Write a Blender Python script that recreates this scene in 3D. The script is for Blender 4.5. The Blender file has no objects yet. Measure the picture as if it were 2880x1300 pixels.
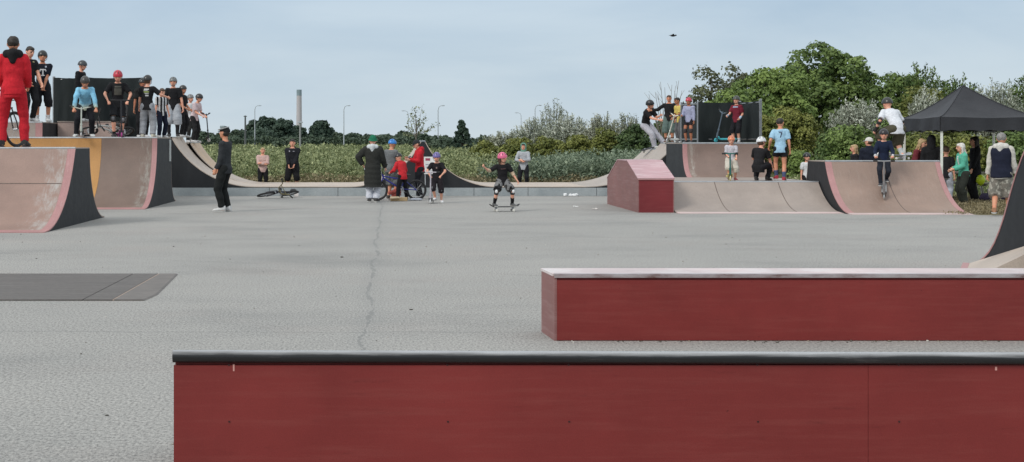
import bpy, bmesh, math, random
import numpy as np
from mathutils import Vector, Matrix, Euler, noise
from mathutils.bvhtree import BVHTree

# ------------------------------------------------------------------ basics
SC = bpy.context.scene
COL = SC.collection
random.seed(7)
RNG = np.random.default_rng(11)
CAM_H = 1.47            # lens height above the asphalt
F, U0, VH = 3540.0, 980.0, 360.0   # focal length, vanishing point and horizon as read off the photograph
R = math.radians
PI = math.pi


def px(u, Y):
    return (u - U0) * Y / F


def pz(v, Y):
    return CAM_H + (VH - v) * Y / F


def gy(v):
    return CAM_H * F / (v - VH)


def tag(o, label=None, cat=None, group=None, kind=None):
    if label:
        o['label'] = label
    if cat:
        o['category'] = cat
    if group:
        o['group'] = group
    if kind:
        o['kind'] = kind
    return o


BASE = {}


def thing(name, label, cat, loc=(0, 0, 0), group=None, rot=None):
    o = bpy.data.objects.new(name, None)
    o.empty_display_size = 0.2
    COL.objects.link(o)
    o.location = loc
    if rot is not None:
        o.rotation_euler = rot
    BASE[o.name] = Vector(loc)
    return tag(o, label, cat, group)


class MB:
    """collects shapes, builds ONE mesh object"""

    def __init__(s):
        s.v, s.f, s.m = [], [], []

    def add(s, verts, faces, mi=0):
        n = len(s.v)
        s.v += [tuple(p) for p in verts]
        s.f += [tuple(i + n for i in f) for f in faces]
        s.m += [mi] * len(faces)

    def box(s, x0, x1, y0, y1, z0, z1, mi=0):
        v = [(x, y, z) for z in (z0, z1) for y in (y0, y1) for x in (x0, x1)]
        s.add(v, [(0, 2, 3, 1), (4, 5, 7, 6), (0, 1, 5, 4), (2, 6, 7, 3), (0, 4, 6, 2), (1, 3, 7, 5)], mi)

    def bbox(s, x0, x1, y0, y1, z0, z1, b=.004, mi=0):
        """box with chamfered edges"""
        bm = bmesh.new()
        bmesh.ops.create_cube(bm, size=1)
        for w in bm.verts:
            w.co = Vector(((x0 + x1) / 2 + w.co.x * (x1 - x0), (y0 + y1) / 2 + w.co.y * (y1 - y0), (z0 + z1) / 2 + w.co.z * (z1 - z0)))
        bmesh.ops.bevel(bm, geom=list(bm.edges), offset=b, segments=2, affect='EDGES', profile=.7)
        bm.verts.index_update()
        s.add([w.co for w in bm.verts], [tuple(w.index for w in f.verts) for f in bm.faces], mi)
        bm.free()

    def prism(s, poly, x0, x1, m=lambda a, b, c: (a, b, c), mi=0):
        """closed polygon in (run, up) swept along the width"""
        n = len(poly)
        v = [m(x0, y, z) for y, z in poly] + [m(x1, y, z) for y, z in poly]
        fs = [tuple(range(n)), tuple(range(2 * n - 1, n - 1, -1))]
        for i in range(n):
            j = (i + 1) % n
            fs.append((i, i + n, j + n, j))
        s.add(v, fs, mi)

    def sheet(s, prof, x0, x1, th, m=lambda a, b, c: (a, b, c), mi=0, dz=0.0):
        """solid sheet of thickness th lying on an open profile in (run, up)"""
        n = len(prof)
        up = []
        for i in range(n):
            a, b = prof[max(0, i - 1)], prof[min(n - 1, i + 1)]
            dy, dz_ = b[0] - a[0], b[1] - a[1]
            L = math.hypot(dy, dz_) or 1
            nx, nz = -dz_ / L, dy / L
            if nz < -1e-6:
                nx, nz = -nx, -nz
            up.append((nx, nz))
        lo = [(p[0] + u[0] * dz, p[1] + u[1] * dz) for p, u in zip(prof, up)]
        hi = [(p[0] + u[0] * (th + dz), p[1] + u[1] * (th + dz)) for p, u in zip(prof, up)]
        v = []
        for x in (x0, x1):
            v += [m(x, y, z) for y, z in lo] + [m(x, y, z) for y, z in hi]
        fs = []
        A, B, C, D = 0, n, 2 * n, 3 * n
        for i in range(n - 1):
            fs += [(B + i, B + i + 1, D + i + 1, D + i), (A + i, C + i, C + i + 1, A + i + 1),
                   (A + i, A + i + 1, B + i + 1, B + i), (C + i, D + i, D + i + 1, C + i + 1)]
        fs += [(A, B, D, C), (A + n - 1, C + n - 1, D + n - 1, B + n - 1)]
        s.add(v, fs, mi)

    def tube(s, pts, r, seg=8, mi=0, closed=False):
        pts = [Vector(p) for p in pts]
        n = len(pts)
        rs = r if isinstance(r, (list, tuple)) else [r] * n
        v = []
        prev = None
        for i, p in enumerate(pts):
            if closed:
                d = pts[(i + 1) % n] - pts[i - 1]
            else:
                d = pts[min(i + 1, n - 1)] - pts[max(i - 1, 0)]
            d.normalize()
            a = prev if prev is not None else (Vector((0, 0, 1)) if abs(d.z) < .9 else Vector((1, 0, 0)))
            x = (a - d * a.dot(d)).normalized()
            prev = x
            y = d.cross(x)
            for k in range(seg):
                t = 2 * PI * k / seg
                v.append(p + x * (math.cos(t) * rs[i]) + y * (math.sin(t) * rs[i]))
        fs = []
        for i in range(n if closed else n - 1):
            j = (i + 1) % n
            for k in range(seg):
                l = (k + 1) % seg
                fs.append((i * seg + k, i * seg + l, j * seg + l, j * seg + k))
        if not closed:
            fs += [tuple(range(seg - 1, -1, -1)), tuple((n - 1) * seg + k for k in range(seg))]
        s.add(v, fs, mi)

    def ball(s, c, r, seg=12, rings=8, mi=0, M=None):
        rr = r if isinstance(r, (tuple, list)) else (r, r, r)
        v = []
        for i in range(rings + 1):
            th = PI * i / rings
            for k in range(seg):
                ph = 2 * PI * k / seg
                p = Vector((math.sin(th) * math.cos(ph) * rr[0], math.sin(th) * math.sin(ph) * rr[1], math.cos(th) * rr[2]))
                if M is not None:
                    p = M @ p
                v.append(p + Vector(c))
        fs = [(i * seg + k, (i + 1) * seg + k, (i + 1) * seg + (k + 1) % seg, i * seg + (k + 1) % seg) for i in range(rings) for k in range(seg)]
        s.add(v, fs, mi)

    def build(s, name, mats, parent=None, smooth=None, local=False, label=None):
        me = bpy.data.meshes.new(name)
        off = BASE.get(parent.name, Vector()) if (parent is not None and not local) else Vector()
        me.from_pydata([(p[0] - off.x, p[1] - off.y, p[2] - off.z) for p in s.v], [], s.f)
        for mm in (mats if isinstance(mats, (list, tuple)) else [mats]):
            me.materials.append(mm)
        if len(me.materials) > 1:
            me.polygons.foreach_set('material_index', s.m)
        bm = bmesh.new()
        bm.from_mesh(me)
        bmesh.ops.remove_doubles(bm, verts=bm.verts, dist=1e-6)
        bmesh.ops.recalc_face_normals(bm, faces=bm.faces)
        bm.to_mesh(me)
        bm.free()
        if smooth is not None:
            me.polygons.foreach_set('use_smooth', [True] * len(me.polygons))
            me.set_sharp_from_angle(angle=R(smooth))
        me.update()
        o = bpy.data.objects.new(name, me)
        COL.objects.link(o)
        if parent is not None:
            o.parent = parent
            BASE[o.name] = off if not local else Vector()
        if label:
            o['label'] = label
        return o


# ------------------------------------------------------------------ materials
def srgb(r, g, b):
    f = lambda c: (c / 255 / 12.92) if c / 255 <= .04045 else ((c / 255 + .055) / 1.055) ** 2.4
    return (f(r), f(g), f(b), 1)


class NT:
    def __init__(s, name):
        s.mat = bpy.data.materials.new(name)
        s.mat.use_nodes = True
        s.t = s.mat.node_tree
        s.b = s.t.nodes['Principled BSDF']
        s.tc = None

    def n(s, typ, **kw):
        o = s.t.nodes.new(typ)
        for k, val in kw.items():
            if k.startswith('i_'):
                o.inputs[int(k[2:]) if k[2:].isdigit() else k[2:].replace('_', ' ')].default_value = val
            else:
                setattr(o, k, val)
        return o

    def l(s, a, b):
        s.t.links.new(a, b)

    def obj(s, scale=None, which='Object'):
        if s.tc is None:
            s.tc = s.n('ShaderNodeTexCoord')
        if scale is None:
            return s.tc.outputs[which]
        m = s.n('ShaderNodeMapping')
        m.inputs['Scale'].default_value = scale
        s.l(s.tc.outputs[which], m.inputs[0])
        return m.outputs[0]

    def noise(s, scale, detail=3, rough=.55, vec=None):
        o = s.n('ShaderNodeTexNoise')
        o.inputs['Scale'].default_value = scale
        o.inputs['Detail'].default_value = detail
        o.inputs['Roughness'].default_value = rough
        s.l(vec if vec is not None else s.obj(), o.inputs['Vector'])
        return o.outputs['Fac']

    def ramp(s, fac, stops):
        o = s.n('ShaderNodeValToRGB')
        e = o.color_ramp.elements
        while len(e) < len(stops):
            e.new(.5)
        for el, (p, c) in zip(e, stops):
            el.position = p
            el.color = c if len(c) == 4 else (*c, 1)
        s.l(fac, o.inputs[0])
        return o.outputs[0]

    def mix(s, fac, a, b, mode='MIX'):
        o = s.n('ShaderNodeMix', data_type='RGBA', blend_type=mode)
        for i, val in ((0, fac), (6, a), (7, b)):
            if isinstance(val, (int, float)):
                o.inputs[i].default_value = val
            elif isinstance(val, tuple):
                o.inputs[i].default_value = val
            else:
                s.l(val, o.inputs[i])
        return o.outputs[2]

    def math(s, op, a, b=0.0, clamp=False):
        o = s.n('ShaderNodeMath', operation=op)
        o.use_clamp = clamp
        for i, val in ((0, a), (1, b)):
            if isinstance(val, (int, float)):
                o.inputs[i].default_value = val
            else:
                s.l(val, o.inputs[i])
        return o.outputs[0]

    def bump(s, h, strength=.3, dist=.01):
        o = s.n('ShaderNodeBump')
        o.inputs['Strength'].default_value = strength
        o.inputs['Distance'].default_value = dist
        s.l(h, o.inputs['Height'])
        s.l(o.outputs[0], s.b.inputs['Normal'])

    def done(s, col, rough=.8, metal=0.0, spec=.5):
        if isinstance(col, tuple):
            s.b.inputs['Base Color'].default_value = col
        else:
            s.l(col, s.b.inputs['Base Color'])
        if isinstance(rough, (int, float)):
            s.b.inputs['Roughness'].default_value = rough
        else:
            s.l(rough, s.b.inputs['Roughness'])
        s.b.inputs['Metallic'].default_value = metal
        s.b.inputs['Specular IOR Level'].default_value = spec
        return s.mat


def mul(c, k):
    return (min(1, c[0] * k), min(1, c[1] * k), min(1, c[2] * k), 1)


_plain = {}


def plain(name, c, rough=.6, metal=0.0, var=.12, scale=9, spec=.5):
    """one colour, lightly worn"""
    key = (name, c, rough, metal)
    if key not in _plain:
        t = NT(name)
        nz = t.noise(scale, 4, .6)
        col = t.ramp(nz, [(.3, mul(c, 1 - var)), (.7, mul(c, 1 + var))])
        rr = t.math('ADD', t.math('MULTIPLY', nz, .18), rough - .09)
        _plain[key] = t.done(col, rr, metal, spec)
    return _plain[key]


_cloth = {}


def cloth(c, kind='plain', c2=None, rough=.9):
    key = (c, kind, c2)
    if key in _cloth:
        return _cloth[key]
    t = NT('cloth')
    if kind == 'stripes':
        w = t.n('ShaderNodeTexWave', wave_type='BANDS', bands_direction='X')
        w.inputs['Scale'].default_value = 3.4
        w.inputs['Distortion'].default_value = .3
        t.l(t.obj(), w.inputs['Vector'])
        base = t.ramp(w.outputs[1], [(.47, c), (.53, c2)])
    elif kind == 'camo':
        base = t.ramp(t.noise(11, 2, .4), [(.44, c), (.5, c2)])
        base = t.mix(t.math('GREATER_THAN', t.noise(15, 1, .4, t.obj((1, 1.3, .8))), .58), base, mul(c, .45))
    elif kind == 'fade':
        sp = t.n('ShaderNodeSeparateXYZ')
        t.l(t.obj(), sp.inputs[0])
        base = t.ramp(t.math('ADD', t.math('MULTIPLY', t.noise(7, 3), .12), t.math('MULTIPLY', sp.outputs[2], .8)),
                      [(.62, c2), (.72, c), (.95, mul(c, 1.25))])
    else:
        base = t.mix(0.0, c, c)
    nz = t.noise(26, 4, .6)
    col = t.mix(1.0, base, t.ramp(nz, [(.25, (.74, .74, .75, 1)), (.75, (1.1, 1.1, 1.1, 1))]), 'MULTIPLY')
    t.bump(t.noise(120, 2), .25, .003)
    m = t.done(col, rough, 0, .25)
    _cloth[key] = m
    return m


def skin_mat(c):
    t = NT('skin')
    col = t.mix(t.ramp(t.noise(14, 3), [(.4, (0, 0, 0, 1)), (.7, (1, 1, 1, 1))]), c, (c[0] * 1.04, c[1] * .82, c[2] * .78, 1))
    m = t.done(col, .55, 0, .35)
    t.b.inputs['Subsurface Weight'].default_value = .08
    t.b.inputs['Subsurface Radius'].default_value = (.012, .005, .003)
    return m


SKIN = [skin_mat(srgb(222, 170, 145)), skin_mat(srgb(206, 150, 120)), skin_mat(srgb(172, 118, 90))]
M_EYE = plain('eye', srgb(34, 26, 24), .25)
M_LIP = plain('lip', srgb(170, 98, 92), .5)


def plywood(name, base, streak, edge_x=None, edge_w=.5):
    """weathered skate-ramp sheet: fine grain, wheel scuffs, pale worn patches, optionally paler towards one side edge"""
    t = NT(name)
    n1 = t.noise(1.7, 5, .6)
    n2 = t.noise(6.5, 5, .65, t.obj((6, .6, .6)))
    n3 = t.noise(60, 2, .6)
    col = t.ramp(n1, [(.3, mul(base, .86)), (.52, base), (.72, mul(base, 1.14))])
    f = t.ramp(n2, [(.54, (0, 0, 0, 1)), (.75, (1, 1, 1, 1))])
    if edge_x is not None:
        sp = t.n('ShaderNodeSeparateXYZ')
        t.l(t.obj(), sp.inputs[0])
        d = t.math('SUBTRACT', 1.0, t.math('DIVIDE', t.math('ABSOLUTE', t.math('SUBTRACT', sp.outputs[0], edge_x)), edge_w), True)
        nn = t.math('MULTIPLY', d, t.math('MULTIPLY', t.math('SUBTRACT', t.noise(3.2, 6, .75, t.obj((2.2, 1.0, .6))), .30), 2.1))
        f = t.math('ADD', t.math('MULTIPLY', f, .28), nn, True)
        col = t.mix(t.ramp(f, [(.3, (0, 0, 0, 1)), (.8, (1, 1, 1, 1))]), col, streak)
    else:
        col = t.mix(t.math('MULTIPLY', f, .38), col, streak)
    sc = t.noise(2.2, 6, .8, t.obj((7, 2, 2)))
    col = t.mix(t.ramp(sc, [(.60, (0, 0, 0, 1)), (.68, (.28, .28, .28, 1))]), col, mul(base, .45))
    col = t.mix(1.0, col, t.ramp(n3, [(.3, (.9, .9, .9, 1)), (.7, (1.06, 1.06, 1.06, 1))]), 'MULTIPLY')
    t.bump(n3, .15, .002)
    return t.done(col, t.math('ADD', .42, t.math('MULTIPLY', n1, .25)), 0, .45)


def red_paint(name, base, axis_scale=(1, 1, 1), fade=(.0, .0, .0, 1), amt=.25, rough=.5):
    t = NT(name)
    n1 = t.noise(1.3, 6, .62)
    n2 = t.noise(5, 6, .7, t.obj((.35, .35, 5)))
    n3 = t.noise(150, 2, .6)
    col = t.ramp(n1, [(.3, mul(base, .84)), (.7, mul(base, 1.13))])
    col = t.mix(t.ramp(n2, [(.48, (0, 0, 0, 1)), (.74, (amt * 1.5, amt * 1.5, amt * 1.5, 1))]), col, fade)
    # scuffs: short dark rubber marks and tiny chips to the wood
    sc = t.noise(3.5, 5, .75, t.obj((.8, 1, 6)))
    col = t.mix(t.ramp(sc, [(.62, (0, 0, 0, 1)), (.74, (.34, .34, .34, 1))]), col, mul(base, .45))
    ch = t.noise(19, 3, .6)
    col = t.mix(t.ramp(ch, [(.735, (0, 0, 0, 1)), (.76, (.7, .7, .7, 1))]), col, mul(base, .3))
    ch2 = t.noise(13, 4, .6, t.obj((.5, 1, 2.2)))
    col = t.mix(t.ramp(ch2, [(.75, (0, 0, 0, 1)), (.77, (.6, .6, .6, 1))]), col, srgb(176, 120, 112))
    col = t.mix(1.0, col, t.ramp(n3, [(.3, (.93, .93, .93, 1)), (.7, (1.05, 1.05, 1.05, 1))]), 'MULTIPLY')
    t.bump(n3, .2, .0015)
    return t.done(col, t.math('ADD', rough - .1, t.math('MULTIPLY', n1, .25)), 0, .3)


M_PLY = plywood('skate_ply', (.300, .212, .170, 1), (.38, .34, .30, 1))
M_PLY1 = plywood('skate_ply_worn', (.315, .212, .174, 1), (.43, .40, .375, 1), 4.12, .85)
M_PLY2 = plywood('skate_ply_worn2', (.190, .135, .110, 1), (.34, .33, .295, 1), 2.36, .36)
M_PLY4 = plywood('skate_ply_worn4', (.232, .165, .138, 1), (.38, .35, .31, 1), -.87, .30)
M_PLYLOW = plywood('skate_ply_grey', (.335, .280, .245, 1), (.40, .355, .32, 1))
M_LIGHT = plywood('skate_ply_pale', (.50, .415, .345, 1), (.56, .49, .42, 1))
M_LIGHTG = plywood('skate_ply_palegrey', (.40, .345, .30, 1), (.47, .42, .37, 1))
M_ORANGE = plywood('skate_ply_orange', (.47, .240, .075, 1), (.50, .32, .16, 1))
M_PEACH = plywood('skate_ply_peach', (.56, .40, .26, 1), (.60, .50, .40, 1))
M_EDGE = plywood('pink_edge', (.42, .220, .215, 1), (.56, .41, .395, 1))
M_TOE = plywood('pale_toe_plate', (.60, .47, .45, 1), (.64, .56, .54, 1))
M_RED = red_paint('red_ply', (.200, .0270, .0240, 1), fade=(.25, .060, .050, 1))
M_REDBOX = red_paint('red_ply_box', (.190, .0265, .031, 1), fade=(.25, .065, .065, 1))
M_REDSIDE = red_paint('red_ply_side_lit', (.245, .115, .108, 1), fade=(.33, .20, .19, 1), amt=.5)  # paler red: light on the side faces painted into the colour
M_LEDGETOP = red_paint('ledge_top_worn', (.62, .50, .49, 1), fade=(.74, .70, .69, 1), amt=.8, rough=.36)
M_PINKTOP = red_paint('pink_worn_top', (.50, .30, .32, 1), fade=(.66, .52, .53, 1), amt=.7, rough=.4)


def dark_ply():
    t = NT('black_film_ply')
    n1 = t.noise(2.0, 5, .6, t.obj((1.5, 1.5, .4)))
    n2 = t.noise(9, 5, .7)
    col = t.ramp(n1, [(.3, (.015, .017, .0195, 1)), (.7, (.028, .030, .034, 1))])
    col = t.mix(t.ramp(n2, [(.62, (0, 0, 0, 1)), (.8, (.35, .35, .35, 1))]), col, (.09, .09, .09, 1))
    t.bump(t.noise(80, 2), .1, .002)
    return t.done(col, t.math('ADD', .5, t.math('MULTIPLY', n2, .3)), 0, .35)


M_BLACK = dark_ply()
M_STEEL = plain('galvanised', (.42, .43, .44, 1), .38, .9)
M_DARKSTEEL = plain('dark_steel', (.075, .075, .078, 1), .36, .85, .3, 5)
M_RUBBER = plain('rubber', (.022, .022, .023, 1), .8)
M_PLASTIC = plain('black_plastic', (.03, .03, .032, 1), .45)
M_WHITE = plain('white_paint', (.72, .72, .70, 1), .5)


def seam_mat():
    t = NT('joint')
    return t.done(t.ramp(t.noise(30, 2), [(.3, (.10, .075, .065, 1)), (.7, (.17, .13, .11, 1))]), .9)


M_SEAM = seam_mat()


def asphalt():
    t = NT('asphalt')
    o = t.obj()
    sp = t.n('ShaderNodeSeparateXYZ')
    t.l(o, sp.inputs[0])
    X, Y = sp.outputs[0], sp.outputs[1]
    big = t.noise(.16, 4, .6)
    mid = t.noise(.42, 6, .62, t.obj((.7, 1.15, 1)))
    fine = t.noise(54, 3, .8, t.obj((1, .55, 1)))
    fine2 = t.noise(150, 2, .6)
    col = t.ramp(big, [(.3, (.303, .297, .281, 1)), (.7, (.348, .338, .319, 1))])
    col = t.mix(1.0, col, t.ramp(mid, [(.28, (.80, .81, .82, 1)), (.5, (1, 1, 1, 1)), (.72, (1.07, 1.065, 1.06, 1))]), 'MULTIPLY')
    col = t.mix(1.0, col, t.ramp(fine, [(.33, (.50, .50, .505, 1)), (.5, (1, 1, 1, 1)), (.67, (1.45, 1.45, 1.43, 1))]), 'MULTIPLY')
    col = t.mix(1.0, col, t.ramp(fine2, [(.3, (.80, .80, .80, 1)), (.7, (1.16, 1.16, 1.16, 1))]), 'MULTIPLY')
    # dust a little pinker in places
    col = t.mix(t.ramp(t.noise(.42, 4, .6), [(.52, (0, 0, 0, 1)), (.72, (.5, .5, .5, 1))]), col, t.mix(1.0, col, (1.06, .99, .97, 1), 'MULTIPLY'))
    # the open joint running away from the lens
    wob = t.math('MULTIPLY', t.math('SUBTRACT', t.noise(.45, 5, .6, t.obj((0, 1, 0))), .5), .34)
    wob2 = t.math('MULTIPLY', t.math('SUBTRACT', t.noise(5, 4, .7, t.obj((0, 1, 0))), .5), .09)
    d = t.math('ABSOLUTE', t.math('SUBTRACT', t.math('ADD', X, t.math('ADD', wob, wob2)), -.19))
    wid = t.math('MULTIPLY', t.ramp(t.noise(1.3, 4, .7, t.obj((0, 1, 0))), [(.40, (.0, .0, .0, 1)), (.66, (1, 1, 1, 1))]), .034)
    ck = t.math('LESS_THAN', d, wid)
    soft = t.math('SUBTRACT', 1.0, t.math('MULTIPLY', d, 6.0), True)
    col = t.mix(t.math('MULTIPLY', soft, .16), col, (.2, .21, .21, 1))
    col = t.mix(t.math('MULTIPLY', ck, .36), col, (.13, .135, .135, 1))
    # seams between lanes of laid asphalt, across the picture and slanting
    for (a, b, c, w, k) in ((0, 1, 10.95, .035, .20), (0, 1, 21.3, .08, .12), (0, 1, 25.9, .10, .14), (.42, .91, 14.9, .05, .20), (.30, .95, 27.3, .06, .22)):
        dd = t.math('ABSOLUTE', t.math('SUBTRACT', t.math('ADD', t.math('MULTIPLY', X, a), t.math('MULTIPLY', Y, b)),
                                       t.math('ADD', c, t.math('MULTIPLY', t.math('SUBTRACT', t.noise(.8, 4, .6), .5), .28))))
        g = t.math('MULTIPLY', t.math('LESS_THAN', dd, w), t.ramp(t.noise(.35, 3), [(.40, (0, 0, 0, 1)), (.58, (1, 1, 1, 1))]))
        col = t.mix(t.math('MULTIPLY', g, k), col, (.12, .125, .125, 1))
    t.bump(t.math('ADD', fine, t.math('MULTIPLY', fine2, .6)), .5, .006)
    return t.done(col, .88, 0, .35)


M_ASPHALT = asphalt()


def soil():
    t = NT('grassland')
    n1 = t.noise(.12, 5, .6)
    n2 = t.noise(2.5, 5, .7)
    col = t.ramp(n1, [(.3, (.055, .075, .028, 1)), (.5, (.085, .095, .038, 1)), (.7, (.12, .115, .055, 1))])
    col = t.mix(1.0, col, t.ramp(n2, [(.3, (.65, .66, .6, 1)), (.7, (1.25, 1.2, 1.15, 1))]), 'MULTIPLY')
    t.bump(n2, .6, .05)
    return t.done(col, .95, 0, .2)


M_SOIL = soil()


def dry_lawn():
    t = NT('dry_lawn')
    n2 = t.noise(7, 6, .7)
    col = t.ramp(n2, [(.3, (.12, .11, .055, 1)), (.55, (.20, .17, .095, 1)), (.75, (.28, .23, .14, 1))])
    t.bump(n2, .5, .03)
    return t.done(col, .95, 0, .2)


M_LAWN = dry_lawn()


def foliage(name, dark, light, rough=.6, trans=.15):
    """leaf colour between two tones by a per-leaf value stored on the mesh"""
    t = NT(name)
    a = t.n('ShaderNodeAttribute', attribute_name='tone')
    mid = tuple((dark[i] + light[i]) / 2 for i in range(3)) + (1,)
    col = t.ramp(a.outputs['Fac'], [(.0, dark), (.5, mid), (1.0, light)])
    m = t.done(col, rough, 0, .3)
    tr = t.n('ShaderNodeBsdfTranslucent')
    t.l(col, tr.inputs[0])
    mx = t.n('ShaderNodeMixShader')
    mx.inputs[0].default_value = trans
    t.l(t.b.outputs[0], mx.inputs[1])
    t.l(tr.outputs[0], mx.inputs[2])
    t.l(mx.outputs[0], t.t.nodes['Material Output'].inputs[0])
    return m


def bark(c):
    t = NT('bark')
    n = t.noise(9, 5, .7, t.obj((3, 3, .5)))
    t.bump(n, .8, .03)
    return t.done(t.ramp(n, [(.3, mul(c, .6)), (.7, mul(c, 1.3))]), .9)


M_BARK = bark((.10, .08, .06, 1))
M_BARKPALE = bark((.24, .21, .17, 1))
# ------------------------------------------------------------------ camera, sky, sun
cam = bpy.data.cameras.new('camera')
co = bpy.data.objects.new('camera', cam)
COL.objects.link(co)
co.location = (0, 0, CAM_H)
co.rotation_euler = (R(90), 0, 0)
cam.sensor_width = 36
cam.lens = 36 * F / 2576
cam.shift_x = (1288 - U0) / 2576
cam.shift_y = (VH - 581.5) / 2576
cam.clip_start = .1
cam.clip_end = 6000
SC.camera = co

SUN_EL, SUN_AZ = R(38), R(228)     # behind the lens on the left, veiled by cloud
w = bpy.data.worlds.new('World')
SC.world = w
w.use_nodes = True
wt = w.node_tree
bg = wt.nodes['Background']
sky = wt.nodes.new('ShaderNodeTexSky')
sky.sky_type = 'NISHITA'
sky.sun_disc = False
sky.sun_elevation = SUN_EL
sky.sun_rotation = SUN_AZ
sky.air_density = 1.0
sky.dust_density = 2.5
tc = wt.nodes.new('ShaderNodeTexCoord')
sp = wt.nodes.new('ShaderNodeSeparateXYZ')
wt.links.new(tc.outputs['Generated'], sp.inputs[0])
# cloud layer: brighter overhead than at the horizon, as under a closed sky
cr = wt.nodes.new('ShaderNodeValToRGB')
e = cr.color_ramp.elements
e[0].position, e[0].color = 0.0, (5.75, 6.55, 7.05, 1)
e[1].position, e[1].color = 1.0, (9.6, 10.0, 10.2, 1)
for p, c in ((.035, (5.40, 6.35, 7.05, 1)), (.10, (4.60, 5.72, 6.80, 1)), (.22, (5.6, 6.4, 7.2, 1)), (.55, (8.6, 9.1, 9.4, 1))):
    k = e.new(p)
    k.color = c
wt.links.new(sp.outputs[2], cr.inputs[0])
mp = wt.nodes.new('ShaderNodeMapping')
mp.inputs['Scale'].default_value = (1.0, 1.0, 4.5)
wt.links.new(tc.outputs['Generated'], mp.inputs[0])
nz = wt.nodes.new('ShaderNodeTexNoise')
nz.inputs['Scale'].default_value = 3.4
nz.inputs['Detail'].default_value = 6
nz.inputs['Roughness'].default_value = .55
nz.inputs['Distortion'].default_value = .4
wt.links.new(mp.outputs[0], nz.inputs['Vector'])
cl = wt.nodes.new('ShaderNodeValToRGB')
cl.color_ramp.elements[0].position, cl.color_ramp.elements[0].color = .30, (.84, .885, .93, 1)
cl.color_ramp.elements[1].position, cl.color_ramp.elements[1].color = .70, (1.11, 1.08, 1.05, 1)
wt.links.new(nz.outputs['Fac'], cl.inputs[0])
mu = wt.nodes.new('ShaderNodeMix')
mu.data_type, mu.blend_type = 'RGBA', 'MULTIPLY'
mu.inputs[0].default_value = 1
wt.links.new(cr.outputs[0], mu.inputs[6])
wt.links.new(cl.outputs[0], mu.inputs[7])
mxs = wt.nodes.new('ShaderNodeMix')
mxs.data_type = 'RGBA'
mxs.inputs[0].default_value = .93        # cloud cover over the clear sky
wt.links.new(sky.outputs[0], mxs.inputs[6])
wt.links.new(mu.outputs[2], mxs.inputs[7])
wt.links.new(mxs.outputs[2], bg.inputs[0])
bg.inputs[1].default_value = .112

sun = bpy.data.lights.new('sun', 'SUN')
sun.energy = 1.6
sun.angle = R(16)
sun.color = (1, .96, .90)
so = bpy.data.objects.new('sun', sun)
COL.objects.link(so)
so.location = (-20, -30, 40)
so.rotation_euler = (R(90) - SUN_EL, 0, PI - SUN_AZ)
# Nishita: rotation 0 looks towards +Y, clockwise; aim the lamp the same way
sd = Vector((math.sin(SUN_AZ) * math.cos(SUN_EL), math.cos(SUN_AZ) * math.cos(SUN_EL), math.sin(SUN_EL)))
so.rotation_euler = sd.to_track_quat('Z', 'Y').to_euler()

vs = SC.view_settings
vs.view_transform = 'Standard'
vs.look = 'None'
vs.exposure = 0
vs.gamma = 1
SC.cycles.use_denoising = True
SC.cycles.max_bounces = 6
SC.cycles.diffuse_bounces = 3
SC.cycles.transparent_max_bounces = 6

# ------------------------------------------------------------------ ground
b = MB()
n = 24
ring = [(2600 * math.cos(2 * PI * i / n), 2600 * math.sin(2 * PI * i / n), -.012) for i in range(n)]
b.add(ring, [tuple(range(n))])
tag(b.build('ground', M_SOIL), kind='structure')

# the asphalt yard: ends at the rear kerb, and right of the ramps at a ragged curved verge
pts = [(-40, -6), (40, -6), (40, 20)]
for i in range(18):
    t = i / 17
    x = 22 - t * 10.0
    pts.append((x, 24.6 + 4.1 * math.sin(t * PI * .5) + noise.noise((x * 1.7, 3, 0)) * .10))
pts += [(12.0, 33), (8, 39.6), (-40, 39.6)]
b = MB()
b.add([(x, y, 0) for x, y in pts], [tuple(range(len(pts)))])
tag(b.build('asphalt', M_ASPHALT), kind='structure')
b = MB()
b.add([(10.5, 27.5, -.005), (26, 22, -.005), (60, 30, -.005), (60, 52, -.005), (10.5, 45, -.005)], [(0, 1, 2, 3, 4)])
tag(b.build('verge', M_LAWN), kind='structure')

# rubber-brown cover plate let into the asphalt on the left
t = NT('cover_plate')
nn = t.noise(2.2, 6, .7, t.obj((.5, 6, 1)))
nm = t.noise(20, 3, .6)
cc = t.ramp(nn, [(.3, (.102, .093, .087, 1)), (.62, (.146, .133, .124, 1)), (.75, (.24, .225, .215, 1))])
cc = t.mix(1.0, cc, t.ramp(nm, [(.3, (.85, .85, .85, 1)), (.7, (1.1, 1.1, 1.1, 1))]), 'MULTIPLY')
t.bump(nm, .3, .003)
M_PLATE = t.done(cc, .7, 0, .3)
root = thing('ground_plate', 'flat dark grey cover plate set in the asphalt at the left', 'plate', (-5.2, 14.4, 0))
edges = [(-8.6, -4.65), (-4.64, -2.86), (-2.85, -2.58)]
for (x0, x1) in edges:
    b = MB()
    b.bbox(x0, x1, 13.1, 15.7, .001, .014, .004)
    b.build('sheet', M_PLATE, root)
b = MB()
b.add([(-2.565, 13.1, .001), (-2.28, 13.1, .001), (-2.24, 13.6, .001), (-2.36, 15.7, .001), (-2.565, 15.7, .001),
       (-2.565, 13.1, .013), (-2.30, 13.1, .013), (-2.26, 13.6, .013), (-2.38, 15.7, .013), (-2.565, 15.7, .013)],
      [(5, 6, 7, 8, 9), (0, 1, 6, 5), (1, 2, 7, 6), (2, 3, 8, 7), (3, 4, 9, 8), (4, 0, 5, 9)])
b.build('sheet', plain('plate_end', (.152, .136, .124, 1), .7, 0, .2, 5), root)
b = MB()
b.box(-2.578, -2.567, 13.1, 15.7, .001, .012)
b.build('joint_strip', plain('strip_tan', (.36, .27, .21, 1), .7), root)


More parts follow.
